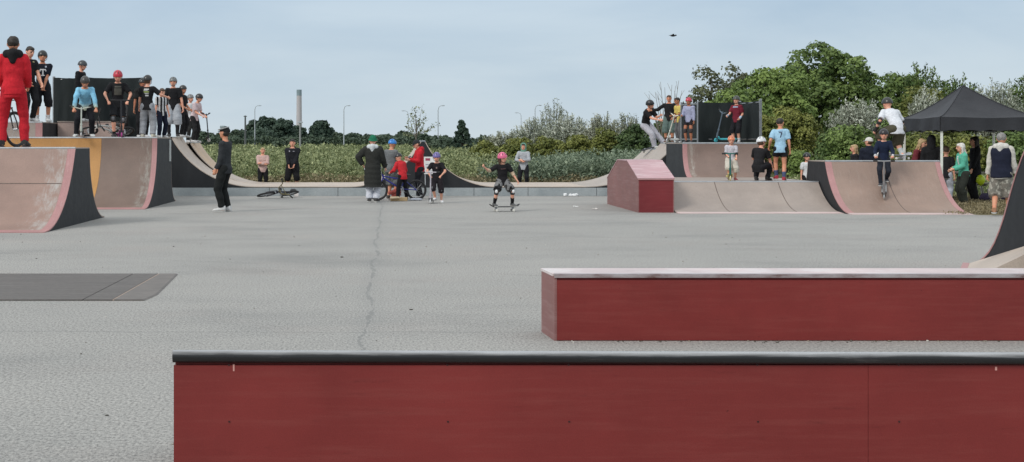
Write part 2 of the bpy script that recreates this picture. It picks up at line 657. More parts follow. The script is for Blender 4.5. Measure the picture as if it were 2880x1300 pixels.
# ------------------------------------------------------------------ ramps
def arc(y0, z0, y1, z1, n=14):
    """transition: tangent to the ground at the toe (y0,z0), up to the lip (y1,z1)"""
    run, h = y1 - y0, z1 - z0
    s = 1 if run > 0 else -1
    run = abs(run)
    if run >= h:
        rr = (run * run + h * h) / (2 * h)
        a1 = math.asin(min(1, run / rr))
        return [(y0 + s * rr * math.sin(a1 * i / n), z0 + rr - rr * math.cos(a1 * i / n)) for i in range(n + 1)]
    out = [(y0 + s * run * math.sin(PI / 2 * i / n), z0 + run - run * math.cos(PI / 2 * i / n)) for i in range(n + 1)]
    out.append((y1, z1))
    return out


def ident(a, b_, c):
    return (a, b_, c)


def coping(root, x0, x1, y, z, m=ident, r=.026, mat=None):
    b = MB()
    k = 6
    b.tube([m(x0 + (x1 - x0) * i / k, y, z) for i in range(k + 1)], r, 10)
    return b.build('coping', mat or M_STEEL, root, smooth=50)


def quarter(root, x0, x1, toe, lip, deck_to, h, rear_run, mat, lanes=None, edge=(0, .12), z0=0.0, m=ident, seams=(), hseams=(),
            toe_plate=.14, side=True, deck_mat=None, cope=True, base_z=None, prof=None):
    """ramp with transition, deck, rear transition: side panels, riding surface sheets, edge strips, toe plate, joints"""
    TH = .02
    bz = z0 if base_z is None else base_z
    fr = prof or arc(toe, z0, lip, h - TH)
    rear = arc(deck_to + rear_run, bz, deck_to, h - TH)
    poly = [(toe, bz)] * (1 if bz < z0 else 0) + fr + [(deck_to, h - TH)] + rear[::-1][1:]
    poly = [p for i, p in enumerate(poly) if i == 0 or (abs(p[0] - poly[i - 1][0]) + abs(p[1] - poly[i - 1][1])) > 1e-5]
    # side panels and body
    for (a, c) in ((x0, x0 + .03), (x1 - .03, x1)):
        b = MB()
        b.prism(poly, a, c, m)
        b.build('side_panel', M_BLACK, root)
    b = MB()
    b.prism([(p[0] + (.01 if p[0] < deck_to else -.01), max(bz + .004, p[1] - .02)) for p in poly], x0 + .031, x1 - .031, m)
    b.build('framing', M_BLACK, root)
    # riding surface
    e0, e1 = edge
    prof = fr

    xs = [x0 + e0] + list(lanes[0] if lanes else []) + [x1 - e1]
    mats = lanes[1] if lanes else [mat]
    for i in range(len(xs) - 1):
        b = MB()
        b.sheet(prof[1:] if toe_plate else prof, xs[i] + .002, xs[i + 1] - .002, TH, m)
        b.build('riding_surface', mats[i], root, smooth=40)
    for (a, c) in ((x0 - .006, x0 + e0), (x1 - e1, x1 + .006)):
        if abs(c - a) > .02:
            b = MB()
            b.sheet(prof[1:] if toe_plate else prof, a, c, TH + .002, m)
            b.build('edge_strip', M_EDGE, root, smooth=40)
    if toe_plate:
        b = MB()
        y1 = prof[1]
        s = 1 if lip > toe else -1
        b.sheet([(toe - s * toe_plate, z0 - .012), (toe, z0 - .006), y1], x0 - .004, x1 + .004, TH + .001, m)
        b.build('toe_plate', M_TOE if toe_plate > .1 else M_EDGE, root, smooth=40)
    if deck_to != lip:
        b = MB()
        s = 1 if deck_to > lip else -1
        b.sheet([(lip + s * .03, h - TH), (deck_to, h - TH)], x0, x1, TH, m)
        b.build('deck', deck_mat or M_PLYLOW, root)
    if rear_run > .15:
        b = MB()
        b.sheet(rear, x0, x1, TH, m)
        b.build('rear_surface', M_PLY, root, smooth=40)
    if cope:
        s = 1 if lip > toe else -1
        coping(root, x0 - .005, x1 + .005, lip, h - .012, m)
    if seams or hseams:
        b = MB()
        for sx in seams:
            b.sheet(prof[1:], sx - .008, sx + .008, .0025, m, dz=TH)
        for (k, sx0, sx1) in hseams:
            a, c = prof[k], prof[k + 1]
            L = math.hypot(c[0] - a[0], c[1] - a[1])
            q = (a[0] + (c[0] - a[0]) * .018 / L, a[1] + (c[1] - a[1]) * .018 / L)
            b.sheet([a, q], sx0, sx1, .0025, m, dz=TH)
        b.build('joint', M_SEAM, root)


# double-sided ramp at the front left
r1 = thing('spine_ramp', 'low double-sided pink brown ramp at the front left under the man in red', 'ramp', (-10, 25, 0))
quarter(r1, -15.5, -5.65, 23.1, 25.3, 26.5, 1.385, 1.38, M_PLY1, edge=(0, .13), toe_plate=.10, hseams=[(10, -15.4, -5.79)], cope=True)

# tall quarter pipe behind it: orange lane on the left, pink brown lane on the right
r2 = thing('quarter_pipe', 'tall quarter pipe with an orange lane, crowded deck and black end panel', 'ramp', (-8, 33.5, 0))
quarter(r2, -11.5, -5.42, 31.2, 32.8, 34.95, 1.60, .75, M_PLY2, lanes=([-6.71], [M_ORANGE, M_PLY2]), edge=(0, .11), toe_plate=.10)
b = MB()
b.bbox(-5.417, -5.400, 34.55, 34.80, 1.02, 1.55, .004)
b.build('metal_strip', plain('pale_strip', (.42, .44, .43, 1), .5), r2)
b = MB()
b.box(-11.5, -6.1, 35.0, 36.9, 1.50, 1.60)
b.box(-11.4, -6.2, 36.6, 36.8, 0, 1.50)
b.build('rear_platform', M_PLYLOW, r2)

r5 = thing('high_ramp', 'higher narrow ramp with a pink edge behind the man in red', 'ramp', (-10, 34.5, 0))
quarter(r5, -11.4, -8.44, 33.02, 34.2, 35.9, 1.98, .4, M_PLYLOW, edge=(0, .16), z0=.62, base_z=0, toe_plate=0)
r6 = thing('plywood_box', 'low pink plywood box on the deck under the left black windbreak', 'box', (-7.6, 36.0, 1.6))
b = MB()
b.bbox(-8.40, -7.0, 35.62, 36.40, 1.602, 2.0, .006)
b.build('box_body', plywood('box_pink', (.44, .33, .29, 1), (.5, .42, .38, 1)), r6)
b = MB()
b.bbox(-8.41, -6.99, 35.60, 36.42, 2.0, 2.022, .004)
b.build('lid', M_PLYLOW, r6)


def netting():
    t = NT('windbreak_cloth')
    n1 = t.noise(1.1, 5, .6, t.obj((2.5, 2.5, .5)))
    wv = t.noise(140, 1, .5)
    col = t.ramp(n1, [(.3, (.010, .015, .016, 1)), (.7, (.021, .028, .029, 1))])
    t.bump(t.math('ADD', n1, t.math('MULTIPLY', wv, .15)), .5, .05)
    return t.done(col, .75, 0, .3)


M_NET = netting()


def windbreak(root, pts, z0, z1, posts=True, sag=.02):
    """cloth panels stretched between galvanised posts"""
    for i in range(len(pts) - 1):
        (xa, ya), (xb, yb) = pts[i], pts[i + 1]
        b = MB()
        nx, nz_ = 26, 14
        grid = []
        L = math.hypot(xb - xa, yb - ya)
        ux, uy = (yb - ya) / L, -(xb - xa) / L
        for k in range(nz_ + 1):
            for j in range(nx + 1):
                s, q = j / nx, k / nz_
                d = noise.noise((s * 5 + i * 9, q * 2.2, xa)) * .03 + math.sin(s * PI * 6) * .008
                d *= math.sin(PI * s) ** .5 if 0 < s < 1 else 0
                zt = z1 - sag * math.sin(PI * s) + noise.noise((s * 9, i, 4)) * .006
                grid.append((xa + (xb - xa) * s + ux * d, ya + (yb - ya) * s + uy * d, z0 + (zt - z0) * q))
        back = [(x - ux * .008, y - uy * .008, z) for x, y, z in grid]
        W = nx + 1
        fs = [(k * W + j, k * W + j + 1, (k + 1) * W + j + 1, (k + 1) * W + j) for k in range(nz_) for j in range(nx)]
        n0 = len(grid)
        fs2 = [tuple(q + n0 for q in f[::-1]) for f in fs]
        rim = [j for j in range(W)] + [k * W + nx for k in range(1, nz_ + 1)] + [nz_ * W + j for j in range(nx - 1, -1, -1)] + [k * W for k in range(nz_ - 1, 0, -1)]
        fs3 = [(rim[q], rim[(q + 1) % len(rim)], rim[(q + 1) % len(rim)] + n0, rim[q] + n0) for q in range(len(rim))]
        b.add(grid + back, fs + fs2 + fs3)
        b.build('cloth_panel', M_NET, root, smooth=40)
    for (x, y) in pts:
        b = MB()
        b.bbox(x - .03, x + .03, y + .012, y + .072, z0 - .04, z1 + .03, .005)
        b.build('post', M_STEEL, root)
    b = MB()
    for i in range(len(pts) - 1):
        (xa, ya), (xb, yb) = pts[i], pts[i + 1]
        b.tube([(xa, ya + .03, z1 - .05), (xb, yb + .03, z1 - .05)], .018, 8)
        b.tube([(xa, ya + .03, z0 + .08), (xb, yb + .03, z0 + .08)], .018, 8)
    b.build('rail', M_STEEL, root, smooth=40)


f1 = thing('windbreak', 'long black windbreak fence behind the crowd on the left ramps', 'fence', (-7.6, 36.6, 1.6))
windbreak(f1, [(-8.72, 36.52), (-7.9, 36.52), (-6.36, 36.52)], 1.62, 3.17)

# mini ramp along the back on its concrete kerb
rm = thing('mini_ramp', 'long pale mini ramp along the back with black sides on a grey base', 'ramp', (0, 41, 0))
t = NT('base_concrete')
nn = t.noise(1.4, 6, .65)
n2 = t.noise(30, 3, .6)
cc = t.ramp(nn, [(.3, (.265, .300, .315, 1)), (.7, (.40, .435, .445, 1))])
cc = t.mix(1.0, cc, t.ramp(n2, [(.3, (.86, .86, .86, 1)), (.7, (1.1, 1.1, 1.1, 1))]), 'MULTIPLY')
M_CONC = t.done(cc, .7, 0, .4)
xa, ki = -8.6, 0
while xa < 6.6:
    ln = (1.72, 2.05, 1.5, 1.9)[ki % 4]
    b = MB()
    b.bbox(xa + .006, min(xa + ln, 6.7) - .006, 39.0, 39.35, 0, .228, .006)
    b.build('base_block', M_CONC, rm)
    xa += ln
    ki += 1
b = MB()
b.box(-8.6, 7.2, 39.36, 43.3, 0, .222)
b.build('base_slab', M_CONC, rm)
FZ = .262
mx = lambda a, b_, c: (b_, a, c)


def side_sheet(name, prof, ya, yb, mat, th=.02):
    b = MB()
    b.sheet(prof, ya, yb, th, mx)
    return b.build(name, mat, rm, smooth=40)


LX0, LX1 = -3.75, -6.05        # toe and lip of the left transition
prof_l = arc(LX0, FZ - .02, LX1, 1.61)
prof_lf = arc(LX0, FZ - .02, LX1 + .22, 1.46)
side_sheet('riding_surface', prof_l, 39.0, 41.1, M_LIGHT)
side_sheet('riding_surface', prof_lf, 41.104, 43.2, M_LIGHT)
b = MB()
fl = arc(LX0, FZ - .02, LX1 + .22, 1.46, 28)
b.sheet(fl[17:], 41.2, 43.1, .003, mx, dz=.02)
b.build('worn_patch', M_PEACH, rm, smooth=40)
for (yy, pr) in ((39.004, prof_l), (43.17, prof_lf)):
    b = MB()
    b.prism([(-8.6, .232), (LX0 + .3, .232), (LX0 + .3, FZ - .021)] + pr + [(-8.6, pr[-1][1])], yy, yy + .03, mx)
    b.build('side_panel', M_BLACK, rm)
b = MB()
b.box(-8.6, -6.02, 39.0, 41.1, 1.585, 1.63)
b.build('deck', M_LIGHTG, rm)
b = MB()
b.box(-8.6, -5.82, 41.104, 43.2, 1.445, 1.48)
b.build('deck', M_LIGHTG, rm)
coping(rm, 39.0, 41.1, LX1, 1.62, mx)
coping(rm, 41.104, 43.2, LX1 + .22, 1.47, mx)
# flat between the transitions
RX0, RX1 = 5.45, 7.95
for (a, c, m_) in ((LX0, -1.12, M_LIGHT), (2.98, RX0, M_LIGHT)):
    side_sheet('flat_bottom', [(a + .002, FZ - .02), (c - .002, FZ - .02)], 39.0, 43.2, m_)
b = MB()
b.prism([(LX0 + .31, .232), (-1.12, .232), (-1.12, FZ - .021), (LX0 + .31, FZ - .021)], 39.004, 39.034, mx)
b.prism([(2.98, .232), (RX0, .232), (RX0, FZ - .021), (2.98, FZ - .021)], 39.004, 39.034, mx)
b.build('side_panel', M_BLACK, rm)
# spine in the middle
AX = .93
sl = arc(-1.12, FZ - .02, AX - .05, 1.50, 16)
sr = arc(2.98, FZ - .02, AX + .05, 1.50, 16)
side_sheet('riding_surface', sl, 39.0, 43.2, M_LIGHT)
side_sheet('riding_surface', sr, 39.0, 43.2, M_LIGHT)
for yy in (39.004, 43.17):
    b = MB()
    b.prism([(-1.12, .232)] + sl + sr[::-1] + [(2.98, .232)], yy, yy + .03, mx)
    b.build('side_panel', M_BLACK, rm)
coping(rm, 39.0, 43.2, AX - .05, 1.515, mx)
coping(rm, 39.0, 43.2, AX + .05, 1.515, mx)
# right transition
pr_r = arc(RX0, FZ - .02, RX1, 1.45)
pr_rf = arc(RX0, FZ - .02, RX1 - .12, 1.27)
side_sheet('riding_surface', pr_r, 39.0, 41.2, M_LIGHTG)
side_sheet('riding_surface', pr_rf, 41.204, 43.2, M_LIGHTG)
for (yy, pr) in ((39.004, pr_r), (43.17, pr_rf)):
    b = MB()
    b.prism([(RX0, .232)] + pr + [(9.4, pr[-1][1]), (9.4, .232)], yy, yy + .03, mx)
    b.build('side_panel', M_BLACK, rm)
b = MB()
b.box(7.98, 9.4, 37.75, 41.2, 1.44, 1.47)
b.box(7.86, 9.4, 41.204, 43.2, 1.26, 1.29)
b.build('deck', M_LIGHTG, rm)
coping(rm, 39.0, 41.2, RX1, 1.46, mx)
coping(rm, 41.204, 43.2, RX1 - .12, 1.28, mx)

# low bank and the step-up behind it (right of the red box)
r7 = thing('low_ramp', 'low wide grey pink ramp with two curved joints beside the red box', 'ramp', (7.7, 31, 0))
quarter(r7, 6.02, 9.44, 29.4, 31.0, 34.85, .62, .1, M_PLYLOW, edge=(0, 0), seams=(7.15, 8.55), toe_plate=.16, deck_mat=M_PLYLOW)
b = MB()
b.sheet([(30.99, .603), (31.10, .606)], 6.02, 9.44, .018)
b.build('lip_plate', M_TOE, r7)
r8 = thing('step_up_ramp', 'steep pink brown step-up ramp with a fenced platform on the right', 'ramp', (8.5, 35.8, 0))
quarter(r8, 7.42, 9.47, 34.86, 35.62, 37.74, 1.47, .08, M_PLY4, edge=(.11, .0), z0=.58, base_z=0, toe_plate=0)
f2 = thing('windbreak', 'short black windbreak fence with a grey post on the right platform', 'fence', (8.9, 37.4, 1.47))
windbreak(f2, [(8.02, 38.6), (8.22, 37.45), (9.33, 37.45), (9.46, 35.85)], 1.49, 2.56)

# quarter pipe at the right
r9 = thing('quarter_pipe', 'pink brown quarter pipe at the right with a kid riding down it', 'ramp', (10.7, 31, 0))
quarter(r9, 9.47, 11.95, 28.9, 30.6, 31.85, 1.08, 1.15, M_PLY, edge=(.13, .10), seams=(10.75,), toe_plate=.12)

# red box with sloping ends
rb = thing('ledge_box', 'dark red wooden box with pink sloping top at the low ramp', 'box', (5.6, 31.5, 0))
bx0, bx1 = 5.245, 6.005
prof = [(29.7, 0), (29.7, .712), (31.05, 1.075), (32.35, 1.075), (33.9, .62), (33.9, 0)]
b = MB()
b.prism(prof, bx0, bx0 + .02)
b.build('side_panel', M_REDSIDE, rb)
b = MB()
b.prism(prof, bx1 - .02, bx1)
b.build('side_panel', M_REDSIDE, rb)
b = MB()
b.box(bx0 + .0205, bx1 - .0205, 29.702, 29.722, 0, .700)
b.build('front_panel', M_REDBOX, rb)
b = MB()
b.box(bx0 + .0205, bx1 - .0205, 33.878, 33.898, 0, .61)
b.build('rear_panel', M_REDBOX, rb)
for (p, q) in ((1, 2), (2, 3), (3, 4)):
    (ya, za), (yb, zb) = prof[p], prof[q]
    b = MB()
    b.sheet([(ya + (.003 if p > 1 else -.012), za), (yb - (.003 if p < 3 else 0), zb)], bx0 - .01, bx1 + .01, .02)
    b.build('top_sheet', M_PINKTOP, rb)
b = MB()
b.box(bx0 - .004, bx1 + .004, 29.684, 29.700, .690, .714)
b.build('edge_trim', M_EDGE, rb)

# long red ledge in the middle distance
l2 = thing('ledge', 'long low red grind ledge with a worn pink metal edged top', 'ledge', (5.5, 10.7, 0))
l2.rotation_euler = (0, 0, 0)
lx0, lx1, ly0, ly1 = 1.225, 8.2, 10.45, 10.96
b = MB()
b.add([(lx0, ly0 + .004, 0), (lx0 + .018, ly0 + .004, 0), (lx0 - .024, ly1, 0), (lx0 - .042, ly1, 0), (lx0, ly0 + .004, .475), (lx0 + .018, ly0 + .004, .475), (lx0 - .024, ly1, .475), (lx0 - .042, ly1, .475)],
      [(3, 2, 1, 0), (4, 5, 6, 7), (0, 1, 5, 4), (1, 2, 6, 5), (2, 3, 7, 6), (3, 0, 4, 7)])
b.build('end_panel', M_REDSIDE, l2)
b = MB()
b.box(lx0 + .0185, 4.93, ly0, ly0 + .018, .004, .451)
b.box(4.934, lx1, ly0, ly0 + .018, .004, .451)
b.box(lx0 + .0185, lx1, ly0 + .0185, ly0 + .034, .30, .474)
b.build('front_panel', M_RED, l2)
b = MB()
b.box(lx0 + .0185, lx1, ly1 - .018, ly1, .004, .474)
b.build('rear_panel', M_RED, l2)
b = MB()
b.add([(lx0 - .008, ly0 + .052, .4755), (lx1, ly0 + .052, .4755), (lx1, ly1 + .006, .4755), (lx0 - .047, ly1 + .006, .4755), (lx0 - .008, ly0 + .052, .4945), (lx1, ly0 + .052, .4945), (lx1, ly1 + .006, .4945), (lx0 - .047, ly1 + .006, .4945)],
      [(3, 2, 1, 0), (4, 5, 6, 7), (0, 1, 5, 4), (1, 2, 6, 5), (2, 3, 7, 6), (3, 0, 4, 7)])
b.build('top_sheet', M_LEDGETOP, l2)
b = MB()
b.tube([(lx0, ly0 + .014, .459), (lx1, ly0 + .014, .459)], .004, 6)
t = NT('worn_angle_iron')
nn = t.noise(3, 6, .7, t.obj((1.2, 4, 4)))
M_ANGLE = t.done(t.ramp(nn, [(.35, (.50, .47, .47, 1)), (.55, (.36, .30, .30, 1)), (.68, (.17, .09, .075, 1))]), .36, .45)
b = MB()
b.bbox(lx0 - .002, lx1, ly0 - .006, ly0 + .05, .488, .4975, .003)
b.bbox(lx0 - .002, lx1, ly0 - .0062, ly0 - .0005, .469, .4885, .002)
b.build('metal_edge', M_ANGLE, l2)

# near ramp back with a steel pipe along its top
l1 = thing('rail_ledge', 'big red plywood ramp back in the foreground under a black steel pipe', 'ledge', (2.3, 6, 0))
ty = 5.90
tx0 = px(437, ty)
ztop = pz(881, ty)
sx = px(2184, ty)
b = MB()
b.box(tx0, sx - .0008, ty, ty + .018, 0, ztop - .064)
b.box(sx + .0008, 4.2, ty, ty + .018, 0, ztop - .064)
b.build('front_panel', M_RED, l1)
b = MB()
pf = [(ty + .019, 0), (ty + .019, ztop - .045), (ty + .12, ztop - .065), (ty + .5, ztop - .30), (ty + 1.0, .06), (ty + 1.15, 0)]
b.prism(pf, tx0 + .004, 4.2)
b.build('ramp_body', M_RED, l1)
b = MB()
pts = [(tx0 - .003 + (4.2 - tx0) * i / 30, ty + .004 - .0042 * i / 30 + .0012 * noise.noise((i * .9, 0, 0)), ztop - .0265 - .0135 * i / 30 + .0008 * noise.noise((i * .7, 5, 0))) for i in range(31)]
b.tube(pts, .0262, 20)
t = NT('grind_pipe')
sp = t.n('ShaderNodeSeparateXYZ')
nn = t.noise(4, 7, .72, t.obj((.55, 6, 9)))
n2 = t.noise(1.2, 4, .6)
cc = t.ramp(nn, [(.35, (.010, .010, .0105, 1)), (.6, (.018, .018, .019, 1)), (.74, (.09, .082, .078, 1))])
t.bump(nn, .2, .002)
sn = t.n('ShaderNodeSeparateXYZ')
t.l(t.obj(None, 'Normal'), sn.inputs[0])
# sky highlight painted along the pipe's crown as bare, board-polished steel
wear_shine = t.ramp(t.math('ADD', sn.outputs[2], t.math('MULTIPLY', t.math('SUBTRACT', nn, .5), 1.1)), [(.30, (0, 0, 0, 1)), (.62, (.45, .45, .45, 1)), (.93, (1, 1, 1, 1))])
cc = t.mix(wear_shine, cc, (.50, .50, .505, 1))
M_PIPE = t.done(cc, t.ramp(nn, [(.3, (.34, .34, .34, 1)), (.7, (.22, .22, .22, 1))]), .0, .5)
t.l(t.math('MULTIPLY', wear_shine, .92), t.b.inputs['Metallic'])
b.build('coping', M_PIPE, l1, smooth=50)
b = MB()
for sxp in (px(575, ty), px(1125, ty), px(1430, ty), px(1905, ty), px(2260, ty)):
    for dz in (.062, .30, .55):
        b.tube([(sxp + dz * .01, ty - .0022, ztop - dz), (sxp + dz * .01, ty + .003, ztop - dz)], .0042, 8)
b.build('screw', plain('screw', (.05, .02, .02, 1), .5, .4), l1)
b = MB()
u_, v_ = 588, 917
b.box(px(586, ty), px(590, ty), ty - .0012, ty + .001, pz(934, ty), pz(917, ty))
b.box(px(2503, ty), px(2508, ty), ty - .0012, ty + .001, pz(932, ty), pz(923, ty))
b.build('chip', plain('bare_wood', srgb(205, 150, 140), .7), l1)

# quarter pipe cut by the right edge, seen from its side, with a small corner bank
rr = thing('quarter_pipe', 'black sided ramp cut off by the right picture edge', 'ramp', (8.5, 15.5, 0))
my = lambda a, b_, c: (a, -b_, c)
quarter(rr, 7.02, 10.4, -17.0, -15.3, -13.6, 1.62, .6, M_PLY, edge=(.12, .1), m=my, toe_plate=.12,
        prof=[(-17 + a, c) for a, c in ((0, 0), (.2, .028), (.38, .10), (.54, .19), (.68, .305), (.81, .45), (.92, .60), (1.02, .76), (1.12, .93), (1.24, 1.11), (1.38, 1.29), (1.54, 1.46), (1.7, 1.60))])
b = MB()
V = [(7.00, 17.0, .002), (5.85, 14.4, .002), (7.00, 14.4, .56), (7.00, 14.4, .002), (5.85, 14.4, .001)]
nv = [(7.0, 17.0, .016), (5.83, 14.38, .016), (7.0, 14.38, .575)]
b.add(nv + [(7.0, 17.0, 0), (5.83, 14.38, 0), (7.0, 14.38, 0)], [(0, 1, 2), (0, 3, 4, 1), (1, 4, 5, 2), (2, 5, 3, 0), (3, 5, 4)])
b.build('corner_bank', M_LIGHT, rr)
b = MB()
b.add([(7.0, 17.18, .012), (5.72, 14.30, .012), (5.84, 14.38, .022), (7.0, 16.99, .022), (7.0, 17.18, 0), (5.72, 14.30, 0), (5.84, 14.38, 0), (7.0, 16.99, 0)],
      [(0, 1, 2, 3), (0, 4, 5, 1), (1, 5, 6, 2), (2, 6, 7, 3), (3, 7, 4, 0)])
b.build('toe_plate', M_EDGE, rr)

# grit and crumbs lying about the near asphalt and along the foot of the ledge
b = MB()
rg = np.random.default_rng(91)
for i in range(250):
    if i < 90:
        gx, gyy = rg.uniform(1.2, 6.5), 10.45 - abs(rg.normal()) * .05 - .012
        s_ = rg.uniform(.003, .010)
    else:
        gyy = rg.uniform(6.6, 24)
        gx = px(rg.uniform(0, 2500), gyy)
        s_ = rg.uniform(.002, .006) * (1 + gyy / 30)
        if lx0 - .2 < gx < lx1 and ly0 - .1 < gyy < ly1 + .1:
            continue
    b.ball((gx, gyy, s_ * .4), (s_ * rg.uniform(.8, 1.6), s_ * rg.uniform(.8, 1.6), s_ * .6), 6, 4)
tg = NT('grit')
tag(b.build('grit', tg.done(tg.ramp(tg.noise(1.9, 2), [(.42, (.10, .09, .075, 1)), (.5, (.34, .31, .26, 1)), (.62, (.62, .60, .55, 1))]), .9), smooth=80), kind='stuff')
# ------------------------------------------------------------------ figures
def rx(a):
    return Matrix.Rotation(a, 3, 'X')


def ry(a):
    return Matrix.Rotation(a, 3, 'Y')


def rz(a):
    return Matrix.Rotation(a, 3, 'Z')


class Blob:
    """closed overlapping lofts, merged afterwards into one continuous skin"""

    def __init__(s):
        s.v, s.f = [], []

    def loft(s, rings, seg=14):
        """rings: (centre, xaxis, yaxis, a, b)"""
        n = len(s.v)
        for c, X, Y, a, b in rings:
            for k in range(seg):
                t = 2 * PI * k / seg
                s.v.append(c + X * (math.cos(t) * a) + Y * (math.sin(t) * b))
        m = len(rings)
        for i in range(m - 1):
            for k in range(seg):
                l = (k + 1) % seg
                s.f.append((n + i * seg + k, n + i * seg + l, n + (i + 1) * seg + l, n + (i + 1) * seg + k))
        s.f.append(tuple(n + k for k in range(seg - 1, -1, -1)))
        s.f.append(tuple(n + (m - 1) * seg + k for k in range(seg)))

    def cap(s, p0, p1, r0, r1, round0=True, round1=True, seg=12, flat=1.0, ref=None):
        d = (p1 - p0)
        L = d.length
        d = d.normalized()
        ref = ref if ref is not None else (Vector((0, 1, 0)) if abs(d.y) < .85 else Vector((1, 0, 0)))
        X = (ref - d * ref.dot(d)).normalized()
        Y = d.cross(X)
        rings = []
        if round0:
            for q in (-.97, -.75, -.4):
                rings.append((p0 + d * (q * r0), X, Y, r0 * math.sqrt(1 - q * q), r0 * math.sqrt(1 - q * q) * flat))
        for i in range(4):
            t = i / 3
            r = r0 + (r1 - r0) * t
            rings.append((p0 + d * (L * t), X, Y, r, r * flat))
        if round1:
            for q in (.4, .75, .97):
                rings.append((p1 + d * (q * r1), X, Y, r1 * math.sqrt(1 - q * q), r1 * math.sqrt(1 - q * q) * flat))
        s.loft(rings, seg)

    def ell(s, c, r, M=None, seg=16, rings=9):
        M = M or Matrix.Identity(3)
        rs = []
        for i in range(1, rings):
            th = PI * i / rings
            rs.append((c + M @ Vector((0, 0, -math.cos(th) * r[2])), M @ Vector((1, 0, 0)), M @ Vector((0, 1, 0)), math.sin(th) * r[0], math.sin(th) * r[1]))
        s.loft(rs, seg)

    def temp(s):
        me = bpy.data.meshes.new('t')
        me.from_pydata([tuple(p) for p in s.v], [], s.f)
        bm = bmesh.new()
        bm.from_mesh(me)
        bmesh.ops.recalc_face_normals(bm, faces=bm.faces)
        bm.to_mesh(me)
        bm.free()
        return me


def remesh_all(jobs):
    """jobs: list of (blob, voxel, smooth) -> list of meshes"""
    tmp = []
    for bl, vox, it in jobs:
        o = bpy.data.objects.new('t', bl.temp())
        COL.objects.link(o)
        m = o.modifiers.new('r', 'REMESH')
        m.mode = 'VOXEL'
        m.voxel_size = vox
        m.adaptivity = 0
        if it:
            sm = o.modifiers.new('s', 'SMOOTH')
            sm.factor = .5
            sm.iterations = it
        tmp.append(o)
    bpy.context.view_layer.update()
    dg = bpy.context.evaluated_depsgraph_get()
    out = []
    for o in tmp:
        out.append(bpy.data.meshes.new_from_object(o.evaluated_get(dg)))
    for o in tmp:
        me = o.data
        bpy.data.objects.remove(o)
        bpy.data.meshes.remove(me)
    return out


def ik(a, b, l1, l2, pole):
    d = b - a
    D = d.length
    if D > (l1 + l2) * .999:
        b = a + d.normalized() * (l1 + l2) * .999
        d = b - a
        D = d.length
    d.normalize()
    x = (l1 * l1 - l2 * l2 + D * D) / (2 * D)
    h = math.sqrt(max(0, l1 * l1 - x * x))
    p = pole - d * pole.dot(d)
    if p.length < 1e-4:
        p = Vector((0, -1, 0)) - d * (-d.y)
    return a + d * x + p.normalized() * h, b


HAIRC = dict(dark=(.022, .016, .012, 1), brown=(.075, .042, .024, 1), blond=(.42, .29, .15, 1), white=(.62, .60, .56, 1), grey=(.22, .21, .20, 1))


def crumple(me, amp, freq, seed):
    n = len(me.vertices)
    co_ = np.empty(n * 3)
    no = np.empty(n * 3)
    me.vertices.foreach_get('co', co_)
    me.vertex_normals.foreach_get('vector', no)
    co_, no = co_.reshape(-1, 3), no.reshape(-1, 3)
    d = np.empty(n)
    for i in range(n):
        p = co_[i]
        q = (p[0] * freq + seed, p[1] * freq, p[2] * freq * 1.9)
        d[i] = noise.noise(q) + .5 * abs(noise.noise((q[0] * 2.3, q[1] * 2.3, q[2] * 1.6)))
    me.vertices.foreach_set('co', (co_ + no * (d * amp)[:, None]).ravel())
    me.update()


NPERS = [0]


